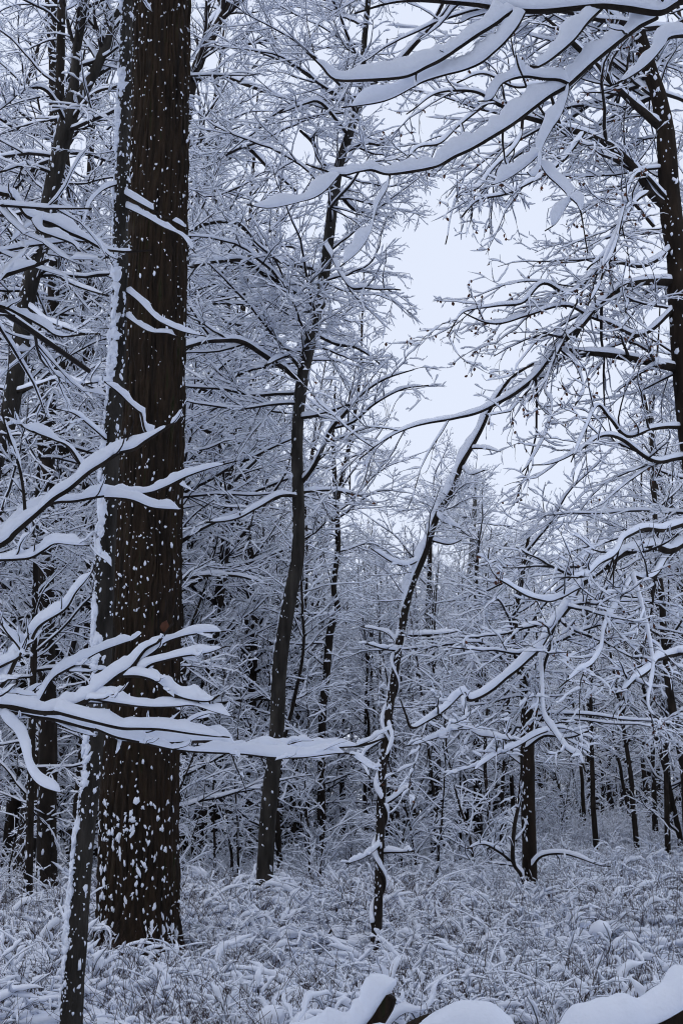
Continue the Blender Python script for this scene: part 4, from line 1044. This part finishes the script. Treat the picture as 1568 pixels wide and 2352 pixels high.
# ------------------------------------------------------------------ fallen wood under snow in the foreground
def fallen(name, label, cat, path, Y0, Y1, snow_h, snow_w, lump=.3, mt='dark', stubs=(), cap=0.):
    rg = np.random.default_rng(abs(int(path[0][0])) + 5)
    pts, rad = px_path(path, Y0, Y1, step=.03)
    org = np.array([pts[:, 0].mean(), pts[:, 1].mean(), float(ground(pts[:, 0].mean(), pts[:, 1].mean()))])
    t = thing(name, label, cat, org)
    pb = np.vstack([pts[:1], pts, pts[-1:]]); rb = np.r_[.004, rad, .004]     # closed, ragged ends
    b = Bag(); bark_tubes(b, pb[None], rb[None], 18, lump=.3); part('log', b.mesh('log', M[mt], org), t)
    sb = Bag(); k = len(pts)
    pe = np.vstack([pts[:1] - (pts[1] - pts[0]) * 2, pts, pts[-1:] + norm((pts[-1] - pts[-2])[None]) * np.linspace(.02, cap, 6)[:, None]]) if cap else np.vstack([pts[:1] - (pts[1] - pts[0]) * 2, pts, pts[-1:] + (pts[-1] - pts[-2]) * 1.5])
    re = np.r_[rad[0], rad, np.full(len(pe) - len(pts) - 1, rad[-1])]
    snow_tubes(sb, pe[None], re[None], rg, 22, w0=snow_w, wf=1., h0=snow_h, hf=.5, rough=.6, lumps=lump, smin=.05, soft=.2, hmax=.5, e0=.05, e1=.05)
    part('snow', sb.mesh('snow', M['snow'], org), t)
    for s in stubs:
        limb(t, org, s, Y0, Y0 - .1, rg, ('dark', 'twig'), None, sn=dict(h0=.03), name='stub', step=.02)
    return t


def build_fallen():
    fallen('broken_log', 'snow-capped broken log tilting up out of the foreground snow', 'log', [(560, 2560, 70), (700, 2452, 64), (790, 2408, 58), (845, 2355, 52), (878, 2310, 44), (893, 2285, 32)], 9., 8.8, .125, .05, .16, 'oak', cap=.14)
    fallen('buried_log', 'smooth rounded hump of a log fully buried in snow beside the broken log', 'log', [(880, 2440, 60), (960, 2392, 80), (1020, 2376, 90), (1080, 2388, 80), (1180, 2440, 60)], 8.6, 8.6, .11, .08, .3, 'oak')
    fallen('snowed_trunk', 'thick fallen trunk heaped with deep snow, sloping up at the edge of the clearing', 'log', [(1230, 2480, 70), (1330, 2412, 80), (1430, 2378, 84), (1500, 2355, 90), (1568, 2318, 96), (1650, 2270, 100), (1800, 2190, 100), (1950, 2130, 96)], 9., 9.4, .12, .06, .28, 'oak')
    y = foot(650, 2290)
    fallen('mossy_log', 'long low log under an even ridge of snow, lying right of the massive trunk', 'log', [(530, 2292, 34), (600, 2288, 36), (680, 2280, 36), (757, 2276, 34)], y, y, .09, .05, .4, 'oak')
    y = foot(720, 2195)
    fallen('fallen_bough', 'fallen snow-covered bough with forked stubs among the brambles', 'branch', [(660, 2168, 12), (700, 2175, 14), (760, 2190, 14), (815, 2192, 10)], y, y, .06, .03, .3, 'brown',
           stubs=[[(720, 2178, 8), (745, 2160, 7), (760, 2135, 4)], [(700, 2175, 8), (670, 2150, 6), (640, 2152, 4)]])
    y = foot(40, 2112)
    fallen('distant_log', 'dark log lying flat in the snow beyond the slender leaning trunk', 'log', [(-80, 2112, 16), (0, 2106, 17), (60, 2102, 16), (95, 2100, 14)], y, y, .07, .03, .3, 'brown')
    y = foot(960, 2230)
    for i, (u, v) in enumerate([(1010, 2190), (1140, 2225), (1390, 2090), (1500, 2245)]):
        y = foot(u, v)
        fallen('rotten_stub', ['low rotten branch stub poking from the brambles', 'dark rotten branch leaning in the brambles before the clearing', 'snow-tipped dead bough in the bank of brambles', 'black rotten stake leaning at the edge of the clearing'][i], 'branch',
               [(u - 30, v + 14, 10), (u, v, 11), (u + 22, v - 22 - 10 * (i % 2), 8)], y, y, .035, .015, .2, 'dark')


build_fallen()
